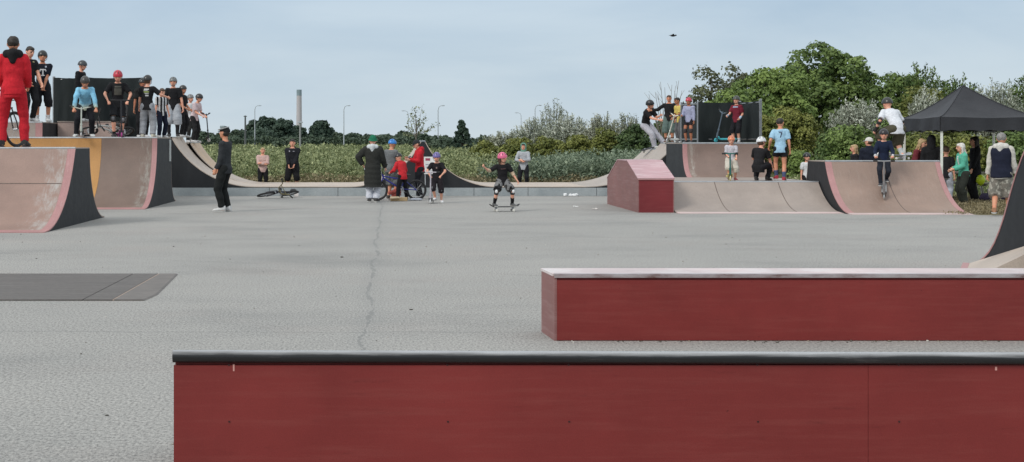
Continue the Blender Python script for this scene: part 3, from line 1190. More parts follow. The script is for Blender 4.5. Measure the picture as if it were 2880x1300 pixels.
def person(label, loc, H, face=0, lean=0, side=0, twist=0, pel=(0, 0, .525), ha=(.145, .02, .485), hb=(.145, .02, .485), fa=(.06, 0, 0), fb=(.06, 0, 0),
           fya=12, fyb=12, fpa=0, fpb=0, hyaw=0, hpitch=0, hs=1.0, tilt=(0, 0), top=('short', (.02, .02, .022, 1)), bottom=('long', (.02, .02, .022, 1)),
           shoes=(.6, .6, .6, 1), head=('hair', 'dark'), skin=0, group=None, pole_a=None, pole_b=None, kpa=None, kpb=None, grip=False, fat=1.0,
           extras=(), hem=-.075, socks=None, hair_under=None, topkind='plain', topc2=None, botkind='plain', botc2=None, decal=None, loose=1.0):
    NPERS[0] += 1
    seed = NPERS[0] * 3.7
    hs = hs * 1.07
    tot = .85 + .014 + .136 * hs
    S = H / tot
    T = rx(R(tilt[0])) @ ry(R(tilt[1]))
    V = lambda x, y, z: Vector((x, y, z))
    P = V(pel[0], -pel[1], pel[2])

    def spine(t):
        k = max(0, min(1, (t + .02) / .13))
        M = rz(R(twist) * k) @ rx(R(lean) * k) @ ry(R(side) * k)
        return M

    def spos(t):
        if t <= 0:
            return P + V(0, 0, t)
        p, n = P.copy(), 8
        for i in range(n):
            p = p + spine(t * (i + .5) / n) @ V(0, 0, t / n)
        return p

    RG = [(-.075, .045, .045), (-.045, .082, .060), (0, .091, .066), (.05, .082, .058), (.10, .075, .054), (.17, .085, .059), (.235, .095, .061), (.275, .094, .053), (.30, .070, .042), (.318, .040, .034)]

    def torso(bl, t0, t1, e, wmul=1.0):
        rs = []
        ts = [t0] + [r[0] for r in RG if t0 < r[0] < t1] + [t1]
        for t in ts:
            for i in range(len(RG) - 1):
                if RG[i][0] <= t <= RG[i + 1][0]:
                    q = (t - RG[i][0]) / (RG[i + 1][0] - RG[i][0])
                    a = RG[i][1] + (RG[i + 1][1] - RG[i][1]) * q
                    b = RG[i][2] + (RG[i + 1][2] - RG[i][2]) * q
                    break
            else:
                a, b = (.092, .068) if t < 0 else (.04, .034)
            if t < -.02 and e > 0:
                a, b = max(a, .092), max(b, .068)
            M = spine(t)
            rs.append((spos(t) * S, T0 @ M @ V(1, 0, 0), T0 @ M @ V(0, 1, 0), (a * fat + e) * S * wmul, (b * fat + e) * S * wmul))
        bl.loft([(c, X, Y, a, b) for c, X, Y, a, b in rs], 20)

    T0 = Matrix.Identity(3)
    Mc = spine(.28)
    neck0 = spos(.31)
    sh = {1: spos(.272) + Mc @ V(.098 * fat ** .5, 0, 0), -1: spos(.272) + Mc @ V(-.098 * fat ** .5, 0, 0)}
    hip = {1: P + V(.052, 0, -.012), -1: P + V(-.052, 0, -.012)}
    tg = {1: V(ha[0], -ha[1], ha[2]), -1: V(-hb[0], -hb[1], hb[2])}
    ft = {1: V(fa[0], -fa[1], fa[2] + .045), -1: V(-fb[0], -fb[1], fb[2] + .045)}
    pl = {1: pole_a, -1: pole_b}
    kp = {1: kpa, -1: kpb}
    elb, wri, kne, ank = {}, {}, {}, {}
    for s_ in (1, -1):
        pv = V(.25 * s_, .9, -.35) if pl[s_] is None else V(pl[s_][0] * s_, -pl[s_][1], pl[s_][2])
        elb[s_], wri[s_] = ik(sh[s_], tg[s_], .165, .142, Mc @ pv)
        kv = V(.22 * s_, -1, .1) if kp[s_] is None else V(kp[s_][0] * s_, -kp[s_][1], kp[s_][2])
        kne[s_], ank[s_] = ik(hip[s_], ft[s_], .245, .24, kv)
    Mh = Mc @ rz(R(hyaw)) @ rx(R(hpitch - lean * .6))
    hc = neck0 + Mc @ V(0, -.006, .012) + Mh @ V(0, -.008, .074 * hs + .010)
    fdir, fup = {}, {}
    for s_, fy, fp in ((1, fya, fpa), (-1, fyb, fpb)):
        Mf = rz(R(fy) * s_) @ rx(R(fp))
        fdir[s_], fup[s_] = Mf @ V(0, -1, 0), Mf @ V(0, 0, 1)

    body = Blob()
    torso(body, -.075, .318, 0)
    body.cap(spos(.285) * S, (hc - Mh @ V(0, -.004, .03 * hs)) * S, .036 * S, .030 * S)
    body.ell(hc * S, (.0465 * hs * S, .0575 * hs * S, .061 * hs * S), Mh)
    body.ell((hc + Mh @ V(0, -.012, -.034) * hs) * S, (.036 * hs * S, .041 * hs * S, .036 * hs * S), Mh)
    body.cap((hc + Mh @ V(0, -.052, .006) * hs) * S, (hc + Mh @ V(0, -.063, -.014) * hs) * S, .006 * hs * S, .010 * hs * S)
    body.ell((hc + Mh @ V(0, -.046, .016) * hs) * S, (.032 * hs * S, .012 * hs * S, .007 * hs * S), Mh)
    body.ell((hc + Mh @ V(0, -.048, -.037) * hs) * S, (.014 * hs * S, .007 * hs * S, .007 * hs * S), Mh)
    for s_ in (1, -1):
        body.ell((hc + Mh @ V(.047 * s_, .006, -.006) * hs) * S, (.008 * hs * S, .014 * hs * S, .019 * hs * S), Mh)
        # arm
        body.cap(spos(.262) * S + Mc @ V(.045 * s_, 0, 0) * S, sh[s_] * S, .040 * S, .033 * S)
        body.cap(sh[s_] * S, elb[s_] * S, .032 * S, .023 * S)
        mid = elb[s_].lerp(wri[s_], .3)
        body.cap(elb[s_] * S, mid * S, .023 * S, .0235 * S)
        body.cap(mid * S, wri[s_] * S, .0235 * S, .0155 * S, flat=.9)
        # hand: palm, four fingers, thumb
        d = (wri[s_] - elb[s_]).normalized()
        inn = Mc @ V(-s_, -.25, 0) if not grip else V(-.15 * s_, .25, -1)
        nrm = (inn - d * inn.dot(d)).normalized()
        wax = d.cross(nrm) * s_
        pe = wri[s_] + d * .052
        body.cap((wri[s_] + d * .004) * S, pe * S, .0165 * S, .0215 * S, flat=.58, ref=wax)
        for k in range(4):
            o_ = (k - 1.5) * .0118
            a0 = pe + wax * o_ - d * .004
            L = (.047, .053, .050, .039)[k]
            c1 = R(75 if grip else 22 + 5 * k)
            c2 = R(150 if grip else 52 + 6 * k)
            a1 = a0 + (d * math.cos(c1) + nrm * math.sin(c1)) * L * .52
            a2 = a1 + (d * math.cos(c2) + nrm * math.sin(c2)) * L * .48
            body.cap(a0 * S, a1 * S, .0064 * S, .0060 * S, seg=8)
            body.cap(a1 * S, a2 * S, .0060 * S, .0052 * S, seg=8)
        side_ax = wax * (-1)
        t0 = wri[s_] + d * .016 + side_ax * .014
        t1 = t0 + (d * .65 + side_ax * .6 + nrm * .45).normalized() * .026
        t2 = t1 + (d * .8 + side_ax * .1 + nrm * (.9 if grip else .45)).normalized() * .024
        body.cap(t0 * S, t1 * S, .0085 * S, .0072 * S, seg=8)
        body.cap(t1 * S, t2 * S, .0072 * S, .0058 * S, seg=8)
        # leg
        body.cap(hip[s_] * S, kne[s_] * S, .052 * fat * S, .033 * S)
        cm = kne[s_].lerp(ank[s_], .3) + (kne[s_] - ank[s_]).cross(V(1, 0, 0)).normalized() * -.004
        body.cap(kne[s_] * S, cm * S, .033 * S, .0345 * S)
        body.cap(cm * S, ank[s_] * S, .0345 * S, .021 * S)
        body.cap((ank[s_] - fup[s_] * .02 - fdir[s_] * .018) * S, (ank[s_] - fup[s_] * .028 + fdir[s_] * .085) * S, .020 * S, .014 * S)

    jobs, meta = [(body, .0068 * S, 3)], [('person', None)]

    def sleeve(bl, s_, long, r0, r1, r2):
        bl.cap(spos(.262) * S + Mc @ V(.03 * s_, 0, 0) * S, sh[s_] * S, .046 * S, r0 * S)
        if long:
            bl.cap(sh[s_] * S, elb[s_] * S, r0 * S, r1 * S)
            bl.cap(elb[s_] * S, elb[s_].lerp(wri[s_], .95) * S, r1 * S, r2 * S, True, False)
        else:
            bl.cap(sh[s_] * S, sh[s_].lerp(elb[s_], .78) * S, r0 * S, (r1 + .007) * S, True, False)

    tkind, tcol = top[0], top[1]
    if tkind != 'none':
        bl = Blob()
        thick = {'short': .010, 'long': .011, 'hoodie': .0145, 'coat': .024, 'vest': .022}[tkind]
        torso(bl, hem, .306, thick)
        if tkind in ('coat',):
            hm = hem
            for q in range(3):
                pass
        lg = tkind in ('long', 'hoodie', 'coat')
        if tkind != 'vest':
            for s_ in (1, -1):
                e_ = thick
                sleeve(bl, s_, lg, .034 + e_, .026 + e_ * .9, .0195 + e_ * .75)
        if tkind in ('hoodie', 'coat'):
            # collar / lowered hood behind the neck
            bl.cap((neck0 + Mc @ V(-.03, .018, .0)) * S, (neck0 + Mc @ V(.03, .018, .0)) * S, .035 * S, .035 * S)
        jobs.append((bl, .0082 * S, 2))
        meta.append(('coat' if tkind == 'coat' else 'vest' if tkind == 'vest' else 'hoodie' if tkind == 'hoodie' else 'shirt', cloth(tcol, topkind, topc2)))
    if bottom[0] != 'none':
        bl = Blob()
        e = .010 * loose
        torso(bl, -.08, .055, .007)
        for s_ in (1, -1):
            if bottom[0] == 'long':
                bl.cap(hip[s_] * S, kne[s_] * S, (.056 + e * .6) * fat * S, (.036 + e) * S)
                bl.cap(kne[s_] * S, kne[s_].lerp(ank[s_], .96) * S, (.036 + e) * S, (.027 + e) * S, True, False)
            else:
                frac = {'shorts': .82, 'short': .48, 'knee': 1.0, 'three': .99}[bottom[0]]
                bl.cap(hip[s_] * S, hip[s_].lerp(kne[s_], frac) * S, (.057 + e * .6) * fat * S, (.045 + e * 1.5) * S, True, False)
                if bottom[0] == 'knee':
                    bl.cap(kne[s_] * S, kne[s_].lerp(ank[s_], .22) * S, (.044 + e * 1.3) * S, (.044 + e * 1.3) * S, True, False)
        jobs.append((bl, .0082 * S, 2))
        meta.append(('trousers' if bottom[0] == 'long' else 'shorts', cloth(bottom[1], botkind, botc2)))
    for ex in extras:
        k = ex[0]
        if k == 'socks':
            for s_ in (1, -1):
                bl = Blob()
                bl.cap(ank[s_].lerp(kne[s_], ex[2]) * S, (ank[s_] - fup[s_] * .012) * S, (.026 + .010 * ex[2] * 2) * S, .0245 * S, False, True)
                jobs.append((bl, .0075 * S, 1))
                meta.append(('sock', cloth(ex[1])))
        elif k == 'kneepads':
            for s_ in (1, -1):
                bl = Blob()
                u1 = kne[s_].lerp(hip[s_], .17)
                u2 = kne[s_].lerp(ank[s_], .2)
                rr = .046 if bottom[0] != 'long' else .053
                bl.cap(u1 * S, kne[s_] * S, rr * S, rr * S, False, False)
                bl.cap(kne[s_] * S, u2 * S, rr * S, rr * .93 * S, False, False)
                jobs.append((bl, .0085 * S, 1))
                meta.append(('knee_pad', plain('pad', ex[1], .6)))
                if len(ex) > 2:
                    fwd = ((kne[s_] - hip[s_]).normalized() - (ank[s_] - kne[s_]).normalized())
                    fwd = fwd.normalized() if fwd.length > .05 else V(0, -1, 0)
                    bl = Blob()
                    bl.ell((kne[s_] + fwd * .036) * S, (.026 * S, .022 * S, .036 * S))
                    jobs.append((bl, .0085 * S, 1))
                    meta.append(('knee_cap', plain('pad_cap', ex[2], .4)))
        elif k == 'elbowpads':
            for s_ in (1, -1):
                bl = Blob()
                bl.cap(elb[s_].lerp(sh[s_], .22) * S, elb[s_] * S, .034 * S, .034 * S, False, False)
                bl.cap(elb[s_] * S, elb[s_].lerp(wri[s_], .35) * S, .034 * S, .03 * S, False, False)
                jobs.append((bl, .0085 * S, 1))
                meta.append(('elbow_pad', plain('pad', ex[1], .6)))
        elif k == 'wristguards':
            for s_ in (1, -1):
                bl = Blob()
                d = (wri[s_] - elb[s_]).normalized()
                bl.cap((wri[s_] - d * .05) * S, (wri[s_] + d * .035) * S, .024 * S, .026 * S, False, False)
                jobs.append((bl, .0085 * S, 1))
                meta.append(('wrist_guard', plain('pad', ex[1], .6)))
        elif k == 'hood':            # hood up round the head
            bl = Blob()
            bl.ell((hc + Mh @ V(0, .016, .010) * hs) * S, (.062 * hs * S, .064 * hs * S, .074 * hs * S), Mh)
            bl.cap((hc + Mh @ V(0, .020, -.02) * hs) * S, (neck0 + Mc @ V(0, .014, -.01)) * S, .058 * hs * S, .062 * S)
            jobs.append((bl, .0085 * S, 2))
            meta.append(('hood', cloth(ex[1])))
        elif k == 'hooddown':
            bl = Blob()
            bl.cap((neck0 + Mc @ V(-.05, .03, .002)) * S, (neck0 + Mc @ V(.05, .03, .002)) * S, .042 * S, .042 * S)
            bl.cap((neck0 + Mc @ V(0, .045, .0)) * S, (neck0 + Mc @ V(0, .062, -.06)) * S, .056 * S, .030 * S)
            bl.cap((neck0 + Mc @ V(-.04, -.01, .0)) * S, (neck0 + Mc @ V(.04, -.01, .0)) * S, .030 * S, .030 * S)
            jobs.append((bl, .0085 * S, 2))
            meta.append(('hood', cloth(ex[1])))
        elif k == 'longhair':
            bl = Blob()
            bl.ell((hc + Mh @ V(0, .016, .012) * hs) * S, (.0555 * hs * S, .057 * hs * S, .061 * hs * S), Mh)
            bl.cap((hc + Mh @ V(0, .032, -.01) * hs) * S, (spos(ex[2]) + spine(ex[2]) @ V(0, .066, 0)) * S, .050 * hs * S, .034 * S, flat=.6, ref=Mc @ V(1, 0, 0))
            for s_ in (1, -1):
                bl.cap((hc + Mh @ V(.046 * s_, .010, .0) * hs) * S, (hc + Mh @ V(.050 * s_, .010, -.085) * hs) * S, .018 * hs * S, .014 * S)
            jobs.append((bl, .0085 * S, 2))
            meta.append(('hair', plain('hair', HAIRC[ex[1]], .6, 0, .4, 40)))
        elif k == 'vest':
            bl = Blob()
            torso(bl, hem + .01, .304, .030)
            for s_ in (1, -1):
                bl.cap(spos(.262) * S + Mc @ V(.03 * s_, 0, 0) * S, (sh[s_].lerp(spos(.262), .12)) * S, .052 * S, .050 * S)
            jobs.append((bl, .0085 * S, 2))
            meta.append(('vest', cloth(ex[1])))
        elif k == 'backpack':
            bl = Blob()
            o_ = spine(.16)
            bl.cap((spos(.08) + o_ @ V(ex[2] * .5, .088, 0)) * S, (spos(.23) + o_ @ V(ex[2] * .5, .085, 0)) * S, .052 * S, .046 * S, flat=1.3, ref=V(0, 1, 0))
            jobs.append((bl, .009 * S, 2))
            meta.append(('backpack', cloth(ex[1])))

    # headwear
    def dome(rad, up, z_cut_f, z_cut_b, c, name, mat, off=(0, 0, 0), brim=None, thick=.006, vents=False, seg=28):
        b = MB()
        n = 11
        pts, ins = [], []
        for i in range(n + 1):
            for k in range(seg):
                a = 2 * PI * k / seg
                fr = (1 - math.sin(a)) / 2        # 1 at the front (-y)
                zc = z_cut_f * fr + z_cut_b * (1 - fr)
                thm = math.acos(max(-1, min(1, zc)))
                th = thm * i / n
                for lst, q in ((pts, 1.0), (ins, 1 - thick)):
                    r_ = (rad[0] * q, rad[1] * q, rad[2] * q)
                    lst.append(V(math.sin(th) * math.cos(a) * r_[0], math.sin(th) * math.sin(a) * r_[1], math.cos(th) * r_[2]))
        W = lambda p: (hc + Mh @ (p + V(*off)) * hs) * S
        v = [W(p) for p in pts] + [W(p) for p in ins]
        N = len(pts)
        fs, mi = [], []
        for i in range(n):
            for k in range(seg):
                l = (k + 1) % seg
                fs.append((i * seg + k, (i + 1) * seg + k, (i + 1) * seg + l, i * seg + l))
                mi.append(1 if vents and i in (3, 4, 5, 6) and k % 4 == 1 else 0)
                fs.append((N + i * seg + k, N + i * seg + l, N + (i + 1) * seg + l, N + (i + 1) * seg + k))
                mi.append(0)
        for k in range(seg):
            l = (k + 1) % seg
            fs.append((n * seg + k, N + n * seg + k, N + n * seg + l, n * seg + l))
            mi.append(0)
        b.v, b.f, b.m = [tuple(p) for p in v], fs, mi
        if brim:
            nb = 9
            bv = []
            for z in (0, -.004):
                for i in range(nb):
                    a = PI * (i / (nb - 1)) + PI
                    bv.append(W(V(math.cos(a) * rad[0] * .93, math.sin(a) * rad[1] * .9, rad[2] * z_cut_f + z)))
                for i in range(nb):
                    a = PI * (i / (nb - 1)) + PI
                    bv.append(W(V(math.cos(a) * rad[0] * .93, math.sin(a) * (rad[1] + brim) * .95, rad[2] * z_cut_f + z - .010 * abs(math.sin(a)))))
            bf = []
            for i in range(nb - 1):
                bf += [(i, i + 1, nb + i + 1, nb + i), (2 * nb + i, 3 * nb + i, 3 * nb + i + 1, 2 * nb + i + 1), (nb + i, nb + i + 1, 3 * nb + i + 1, 3 * nb + i)]
            b.add(bv, bf, 0)
        return b, name, mat

    heads = []
    hk = head[0]
    if hk == 'hair':
        bl = Blob()
        bl.ell((hc + Mh @ V(0, .011, .013) * hs) * S, (.0515 * hs * S, .0555 * hs * S, .0555 * hs * S), Mh)
        bl.ell((hc + Mh @ V(0, -.016, .036) * hs) * S, (.040 * hs * S, .042 * hs * S, .026 * hs * S), Mh)
        jobs.append((bl, .0068 * S, 1))
        meta.append(('hair', plain('hair', HAIRC[head[1]], .6, 0, .4, 40)))
    elif hk == 'helmet':
        heads.append(dome((.0625, .073, .072), 0, .02, -.22, hc, 'helmet', [plain('helmet_shell', head[1], .3, 0, .1, 12), M_PLASTIC], off=(0, .003, .008), vents=True, thick=.1))
        b = MB()
        for s_ in (1, -1):
            b.tube([(hc + Mh @ V(.058 * s_, -.005, .0) * hs) * S, (hc + Mh @ V(.047 * s_, -.022, -.045) * hs) * S, (hc + Mh @ V(0, -.030, -.071) * hs) * S], .0035 * S, 6)
        heads.append((b, 'strap', M_PLASTIC))
        if hair_under:
            bl = Blob()
            bl.ell((hc + Mh @ V(0, .016, -.012) * hs) * S, (.050 * hs * S, .047 * hs * S, .042 * hs * S), Mh)
            jobs.append((bl, .0068 * S, 1))
            meta.append(('hair', plain('hair', HAIRC[hair_under], .6, 0, .4, 40)))
    elif hk == 'cap':
        heads.append(dome((.0535, .063, .058), 0, .10, -.12, hc, 'cap', cloth(head[1]), off=(0, .004, .012), brim=.045 if len(head) < 3 else head[2], thick=.08))
        bl = Blob()
        bl.ell((hc + Mh @ V(0, .014, -.004) * hs) * S, (.0500 * hs * S, .0490 * hs * S, .044 * hs * S), Mh)
        jobs.append((bl, .0068 * S, 1))
        meta.append(('hair', plain('hair', HAIRC[hair_under or 'brown'], .6, 0, .4, 40)))
    elif hk == 'beanie':
        heads.append(dome((.056, .065, .078), 0, .10, -.25, hc, 'beanie', cloth(head[1]), off=(0, .006, .004), thick=.1))
        b = MB()
        ringp = [(hc + Mh @ V(math.cos(2 * PI * i / 20) * .0555, math.sin(2 * PI * i / 20) * .0645 + .006, .008 - .012 * math.sin(2 * PI * i / 20)) * hs) * S for i in range(20)]
        b.tube(ringp, .0095 * hs * S, 8, closed=True)
        heads.append((b, 'cuff', cloth(mul(head[1], 1.25))))

    # turn the whole figure (falls, jumps) about its base
    TR = rx(R(tilt[0])) @ ry(R(tilt[1]))
    meshes = remesh_all(jobs)
    root = None
    made = {}
    for (nm, mat_), me, jb in zip(meta, meshes, jobs):
        if mat_ is not None and nm not in ('hair', 'knee_cap'):
            crumple(me, (.0095 if nm in ('shirt', 'trousers', 'shorts', 'hoodie', 'coat') else .006) * S, 8.0 / S, seed)
        if nm == 'hair':
            crumple(me, .004 * S, 30 / S, seed)
        if nm == 'person':
            # eyes, brows and mouth as colour zones of the one skin
            me.materials.clear()
            for mm in (SKIN[skin], M_EYE, M_LIP):
                me.materials.append(mm)
            n = len(me.polygons)
            cc_ = np.empty(n * 3)
            me.polygons.foreach_get('center', cc_)
            cc_ = cc_.reshape(-1, 3) / S - np.array(hc)
            loc_ = cc_ @ np.array(Mh) / hs
            mi = np.zeros(n, int)
            fr = loc_[:, 1] < -.03
            ex_ = np.abs(np.abs(loc_[:, 0]) - .019)
            mi[fr & (ex_ < .0085) & (np.abs(loc_[:, 2] - .003) < .0048)] = 1
            mi[fr & (ex_ < .013) & (np.abs(loc_[:, 2] - .017) < .0032)] = 1
            mi[fr & (np.abs(loc_[:, 0]) < .0155) & (np.abs(loc_[:, 2] + .038) < .0045)] = 2
            me.polygons.foreach_set('material_index', mi)
        else:
            me.materials.clear()
            me.materials.append(mat_)
        me.polygons.foreach_set('use_smooth', [True] * len(me.polygons))
        if tilt != (0, 0):
            me.transform(TR.to_4x4())
        me.update()
        me.name = nm
        o = bpy.data.objects.new(nm, me)
        COL.objects.link(o)
        if root is None:
            root = o
            o.location = loc
            o.rotation_euler = (0, 0, R(face) - math.atan2(loc[0], loc[1]))
            tag(o, label, 'person', group)
        else:
            o.parent = root
        made.setdefault(nm, o)
    # shoes
    for s_ in (1, -1):
        b = MB()
        f, up = fdir[s_], fup[s_]
        side_ = up.cross(f)
        base = ank[s_] - up * .045
        for (z0, z1, grow, mi) in ((-.0, .014, 1.06, 1), (.0142, .05, 1.0, 0)):
            prof = [(-.036, .018), (-.028, .026), (0, .029), (.04, .031), (.075, .034), (.098, .030), (.112, .018)]
            n = len(prof)
            rings = []
            for (xx, ww) in prof:
                top_ = z1 if mi else (z1 * (1.45 if xx < .01 else 1.0 if xx < .045 else .74 if xx < .1 else .55))
                ring = []
                for k in range(12):
                    a = 2 * PI * k / 12
                    cx, cz = math.cos(a), math.sin(a)
                    qx = math.copysign(abs(cx) ** .6, cx)
                    qz = math.copysign(abs(cz) ** .6, cz)
                    ring.append((base + f * (xx * grow) + side_ * (qx * ww * grow) + up * ((z0 + top_) / 2 + qz * (top_ - z0) / 2)) * S)
                rings.append(ring)
            vv = [p for r_ in rings for p in r_]
            fs = [(i * 12 + k, i * 12 + (k + 1) % 12, (i + 1) * 12 + (k + 1) % 12, (i + 1) * 12 + k) for i in range(n - 1) for k in range(12)]
            fs += [tuple(range(11, -1, -1)), tuple((n - 1) * 12 + k for k in range(12))]
            b.add([TR @ p for p in vv], fs, mi)
        b.build('shoe', [plain('shoe_upper', shoes, .6), plain('shoe_sole', (.5, .5, .48, 1) if sum(shoes[:3]) > .15 else (.06, .06, .06, 1), .7)], root, smooth=45, local=True)
    for b, nm, mt in heads:
        b.v = [tuple(TR @ Vector(p)) for p in b.v]
        b.build(nm, mt, root, smooth=50, local=True)
    # printed shapes on the clothing
    if decal:
        srcs = [made[k] for k in ('vest', 'hoodie', 'shirt', 'coat') if k in made]
        me = srcs[0].data
        bvh = BVHTree.FromPolygons([v.co for v in me.vertices], [tuple(p.vertices) for p in me.polygons])
        M = TR @ spine(.18)
        for (nm, col, back, quads) in decal:
            b = MB()
            dirv = M @ Vector((0, -1 if back else 1, 0))
            for q in quads:
                nn = 5
                grid = []
                ok = True
                for j in range(nn):
                    for i in range(nn):
                        s1, s2 = i / (nn - 1), j / (nn - 1)
                        p = [(q[0][k] * (1 - s1) + q[1][k] * s1) * (1 - s2) + (q[3][k] * (1 - s1) + q[2][k] * s1) * s2 for k in (0, 1)]
                        sx_ = -p[0] if back else p[0]
                        o3 = (TR @ (spos(.18) * S)) + M @ Vector((sx_ * S, 0, p[1] * S)) - dirv * .6
                        hit = bvh.ray_cast(o3, dirv)
                        if hit[0] is None:
                            ok = False
                            break
                        grid.append((hit[0] - dirv * .005, hit[0] + dirv * .012))
                    if not ok:
                        break
                if not ok:
                    continue
                v = [g[0] for g in grid] + [g[1] for g in grid]
                N = nn * nn
                fs = [(j * nn + i, j * nn + i + 1, (j + 1) * nn + i + 1, (j + 1) * nn + i) for j in range(nn - 1) for i in range(nn - 1)]
                rim = list(range(nn)) + [j * nn + nn - 1 for j in range(1, nn)] + [(nn - 1) * nn + i for i in range(nn - 2, -1, -1)] + [j * nn for j in range(nn - 2, 0, -1)]
                fs += [(rim[i], rim[(i + 1) % len(rim)], rim[(i + 1) % len(rim)] + N, rim[i] + N) for i in range(len(rim))]
                fs += [tuple(q_ + N for q_ in f_[::-1]) for f_ in fs[:(nn - 1) ** 2]]
                b.add(v, fs)
            if b.v:
                b.build(nm, plain('print', col, .7), root, local=True)
    return root


def rect(x0, x1, z0, z1):
    return [(x0, z0), (x1, z0), (x1, z1), (x0, z1)]


def at(u, Y, z):
    return (px(u, Y), Y, z)


def hpx(vt, z0, Y, k=.98):
    return (pz(vt, Y) - z0) * k
# ------------------------------------------------------------------ bikes, scooters, boards
def wheel(root, y, r, tyre_w=.024, rimc=(.05, .05, .052, 1), spokes=14, turn=0.0):
    h = MB()
    Mz = rz(turn)
    cen = Vector((0, y, r))
    W = lambda a, rr, x=0: cen + Mz @ Vector((x, math.cos(a) * rr, math.sin(a) * rr))
    N = 32
    h.tube([W(2 * PI * i / N, r - tyre_w) for i in range(N)], tyre_w, 8, closed=True)
    wo = h.build('wheel', M_RUBBER, root, smooth=50, local=True)
    b = MB()
    b.tube([W(2 * PI * i / N, r - tyre_w * 2.1) for i in range(N)], .012, 6, closed=True)
    b.build('rim', plain('rim', rimc, .4, .6), wo, smooth=50, local=True)
    b = MB()
    for i in range(spokes):
        a = 2 * PI * i / spokes
        b.tube([W(a + .3 * (-1) ** i, .02, .02 * (-1) ** i), W(a, r - tyre_w * 2.1)], .0022, 4)
    b.tube([W(0, 0, -.05), W(0, 0, .05)], .02, 8)
    b.build('spokes', M_STEEL, wo, local=True)
    return wo


def bike(label, loc, rot, col, r=.25, group=None, tall=1.0, turn=0.0, rimc=(.05, .05, .052, 1), seat_c=None, barc=None):
    """small BMX style bike, heading towards local -Y"""
    root = thing('bike', label, 'bike', loc, group, rot)
    wb = r * 3.75
    yf, yr = -wb / 2, wb / 2
    fork_top = Vector((0, yf + .13, r * 2.35))
    bb = Vector((0, yr - wb * .40, r * 1.12))
    seat = Vector((0, yr - wb * .30, r * 2.2))
    fm = plain('frame_paint', col, .35, .1, .1)
    b = MB()
    b.tube([fork_top + Vector((0, .015, -.05)), bb], .021, 10)
    b.tube([fork_top, seat + Vector((0, 0, -.06))], .018, 10)
    b.tube([bb, seat + Vector((0, .01, .01))], .017, 10)
    for s in (-1, 1):
        b.tube([bb + Vector((.02 * s, 0, 0)), Vector((.055 * s, yr, r))], .011, 8)
        b.tube([seat + Vector((.015 * s, 0, -.07)), Vector((.055 * s, yr, r))], .010, 8)
    b.tube([fork_top + Vector((0, -.012, .05)), fork_top + Vector((0, .02, -.08))], .024, 10)
    b.build('frame', fm, root, smooth=50, local=True)
    b = MB()
    for s in (-1, 1):
        b.tube([fork_top + Vector((.03 * s, 0, -.06)), Vector((.055 * s, yf + .03, r * 1.4)), Vector((.055 * s, yf, r))], .013, 8)
    b.box(-.045, .045, fork_top.y - .02, fork_top.y + .02, fork_top.z - .075, fork_top.z - .05)
    b.build('fork', fm, root, smooth=50, local=True)
    wheel(root, yf, r, rimc=rimc)
    wheel(root, yr, r, rimc=rimc)
    b = MB()
    hb_ = fork_top + Vector((0, -.02, .08))
    hz = .20 * tall
    Mt = rz(turn)
    q = lambda x, y, z: hb_ + Mt @ Vector((x, y, z))
    b.tube([q(-.30, .04, hz + .02), q(-.17, .0, hz), q(-.09, -.02, .0), q(.09, -.02, .0), q(.17, .0, hz), q(.30, .04, hz + .02)], .0125, 8)
    b.tube([q(-.14, -.005, hz * .66), q(.14, -.005, hz * .66)], .010, 8)
    b.tube([fork_top, hb_ + Vector((0, -.01, 0))], .022, 8)
    b.build('handlebar', plain('bar', barc or (.04, .04, .042, 1), .35, .6), root, smooth=50, local=True)
    for s in (-1, 1):
        b = MB()
        b.tube([q(.20 * s, .008, hz + .004), q(.305 * s, .042, hz + .021)], .018, 10)
        b.build('grip', M_RUBBER, root, smooth=50, local=True)
    b = MB()
    b.ball(seat + Vector((0, .02, .07)), (.055, .13, .028), 12, 8)
    b.tube([seat, seat + Vector((0, 0, .07))], .013, 8)
    b.build('saddle', plain('saddle', seat_c or (.03, .03, .03, 1), .5), root, smooth=60, local=True)
    b = MB()
    N = 20
    b.tube([bb + Vector((.03, math.cos(2 * PI * i / N) * .055, math.sin(2 * PI * i / N) * .055)) for i in range(N)], .008, 6, closed=True)
    b.tube([bb + Vector((.045, 0, 0)), bb + Vector((.055, .10, -.09))], .012, 6)
    b.tube([bb + Vector((-.045, 0, 0)), bb + Vector((-.055, -.10, .09))], .012, 6)
    b.tube([bb + Vector((-.06, 0, 0)), bb + Vector((.06, 0, 0))], .02, 8)
    b.build('crank', M_STEEL, root, smooth=50, local=True)
    for s in (-1, 1):
        b = MB()
        c = bb + Vector((.105 * s, .10 * s, -.09 * s))
        b.bbox(c.x - .045, c.x + .045, c.y - .04, c.y + .04, c.z - .012, c.z + .012, .006)
        b.build('pedal', M_PLASTIC, root, local=True)
    return root


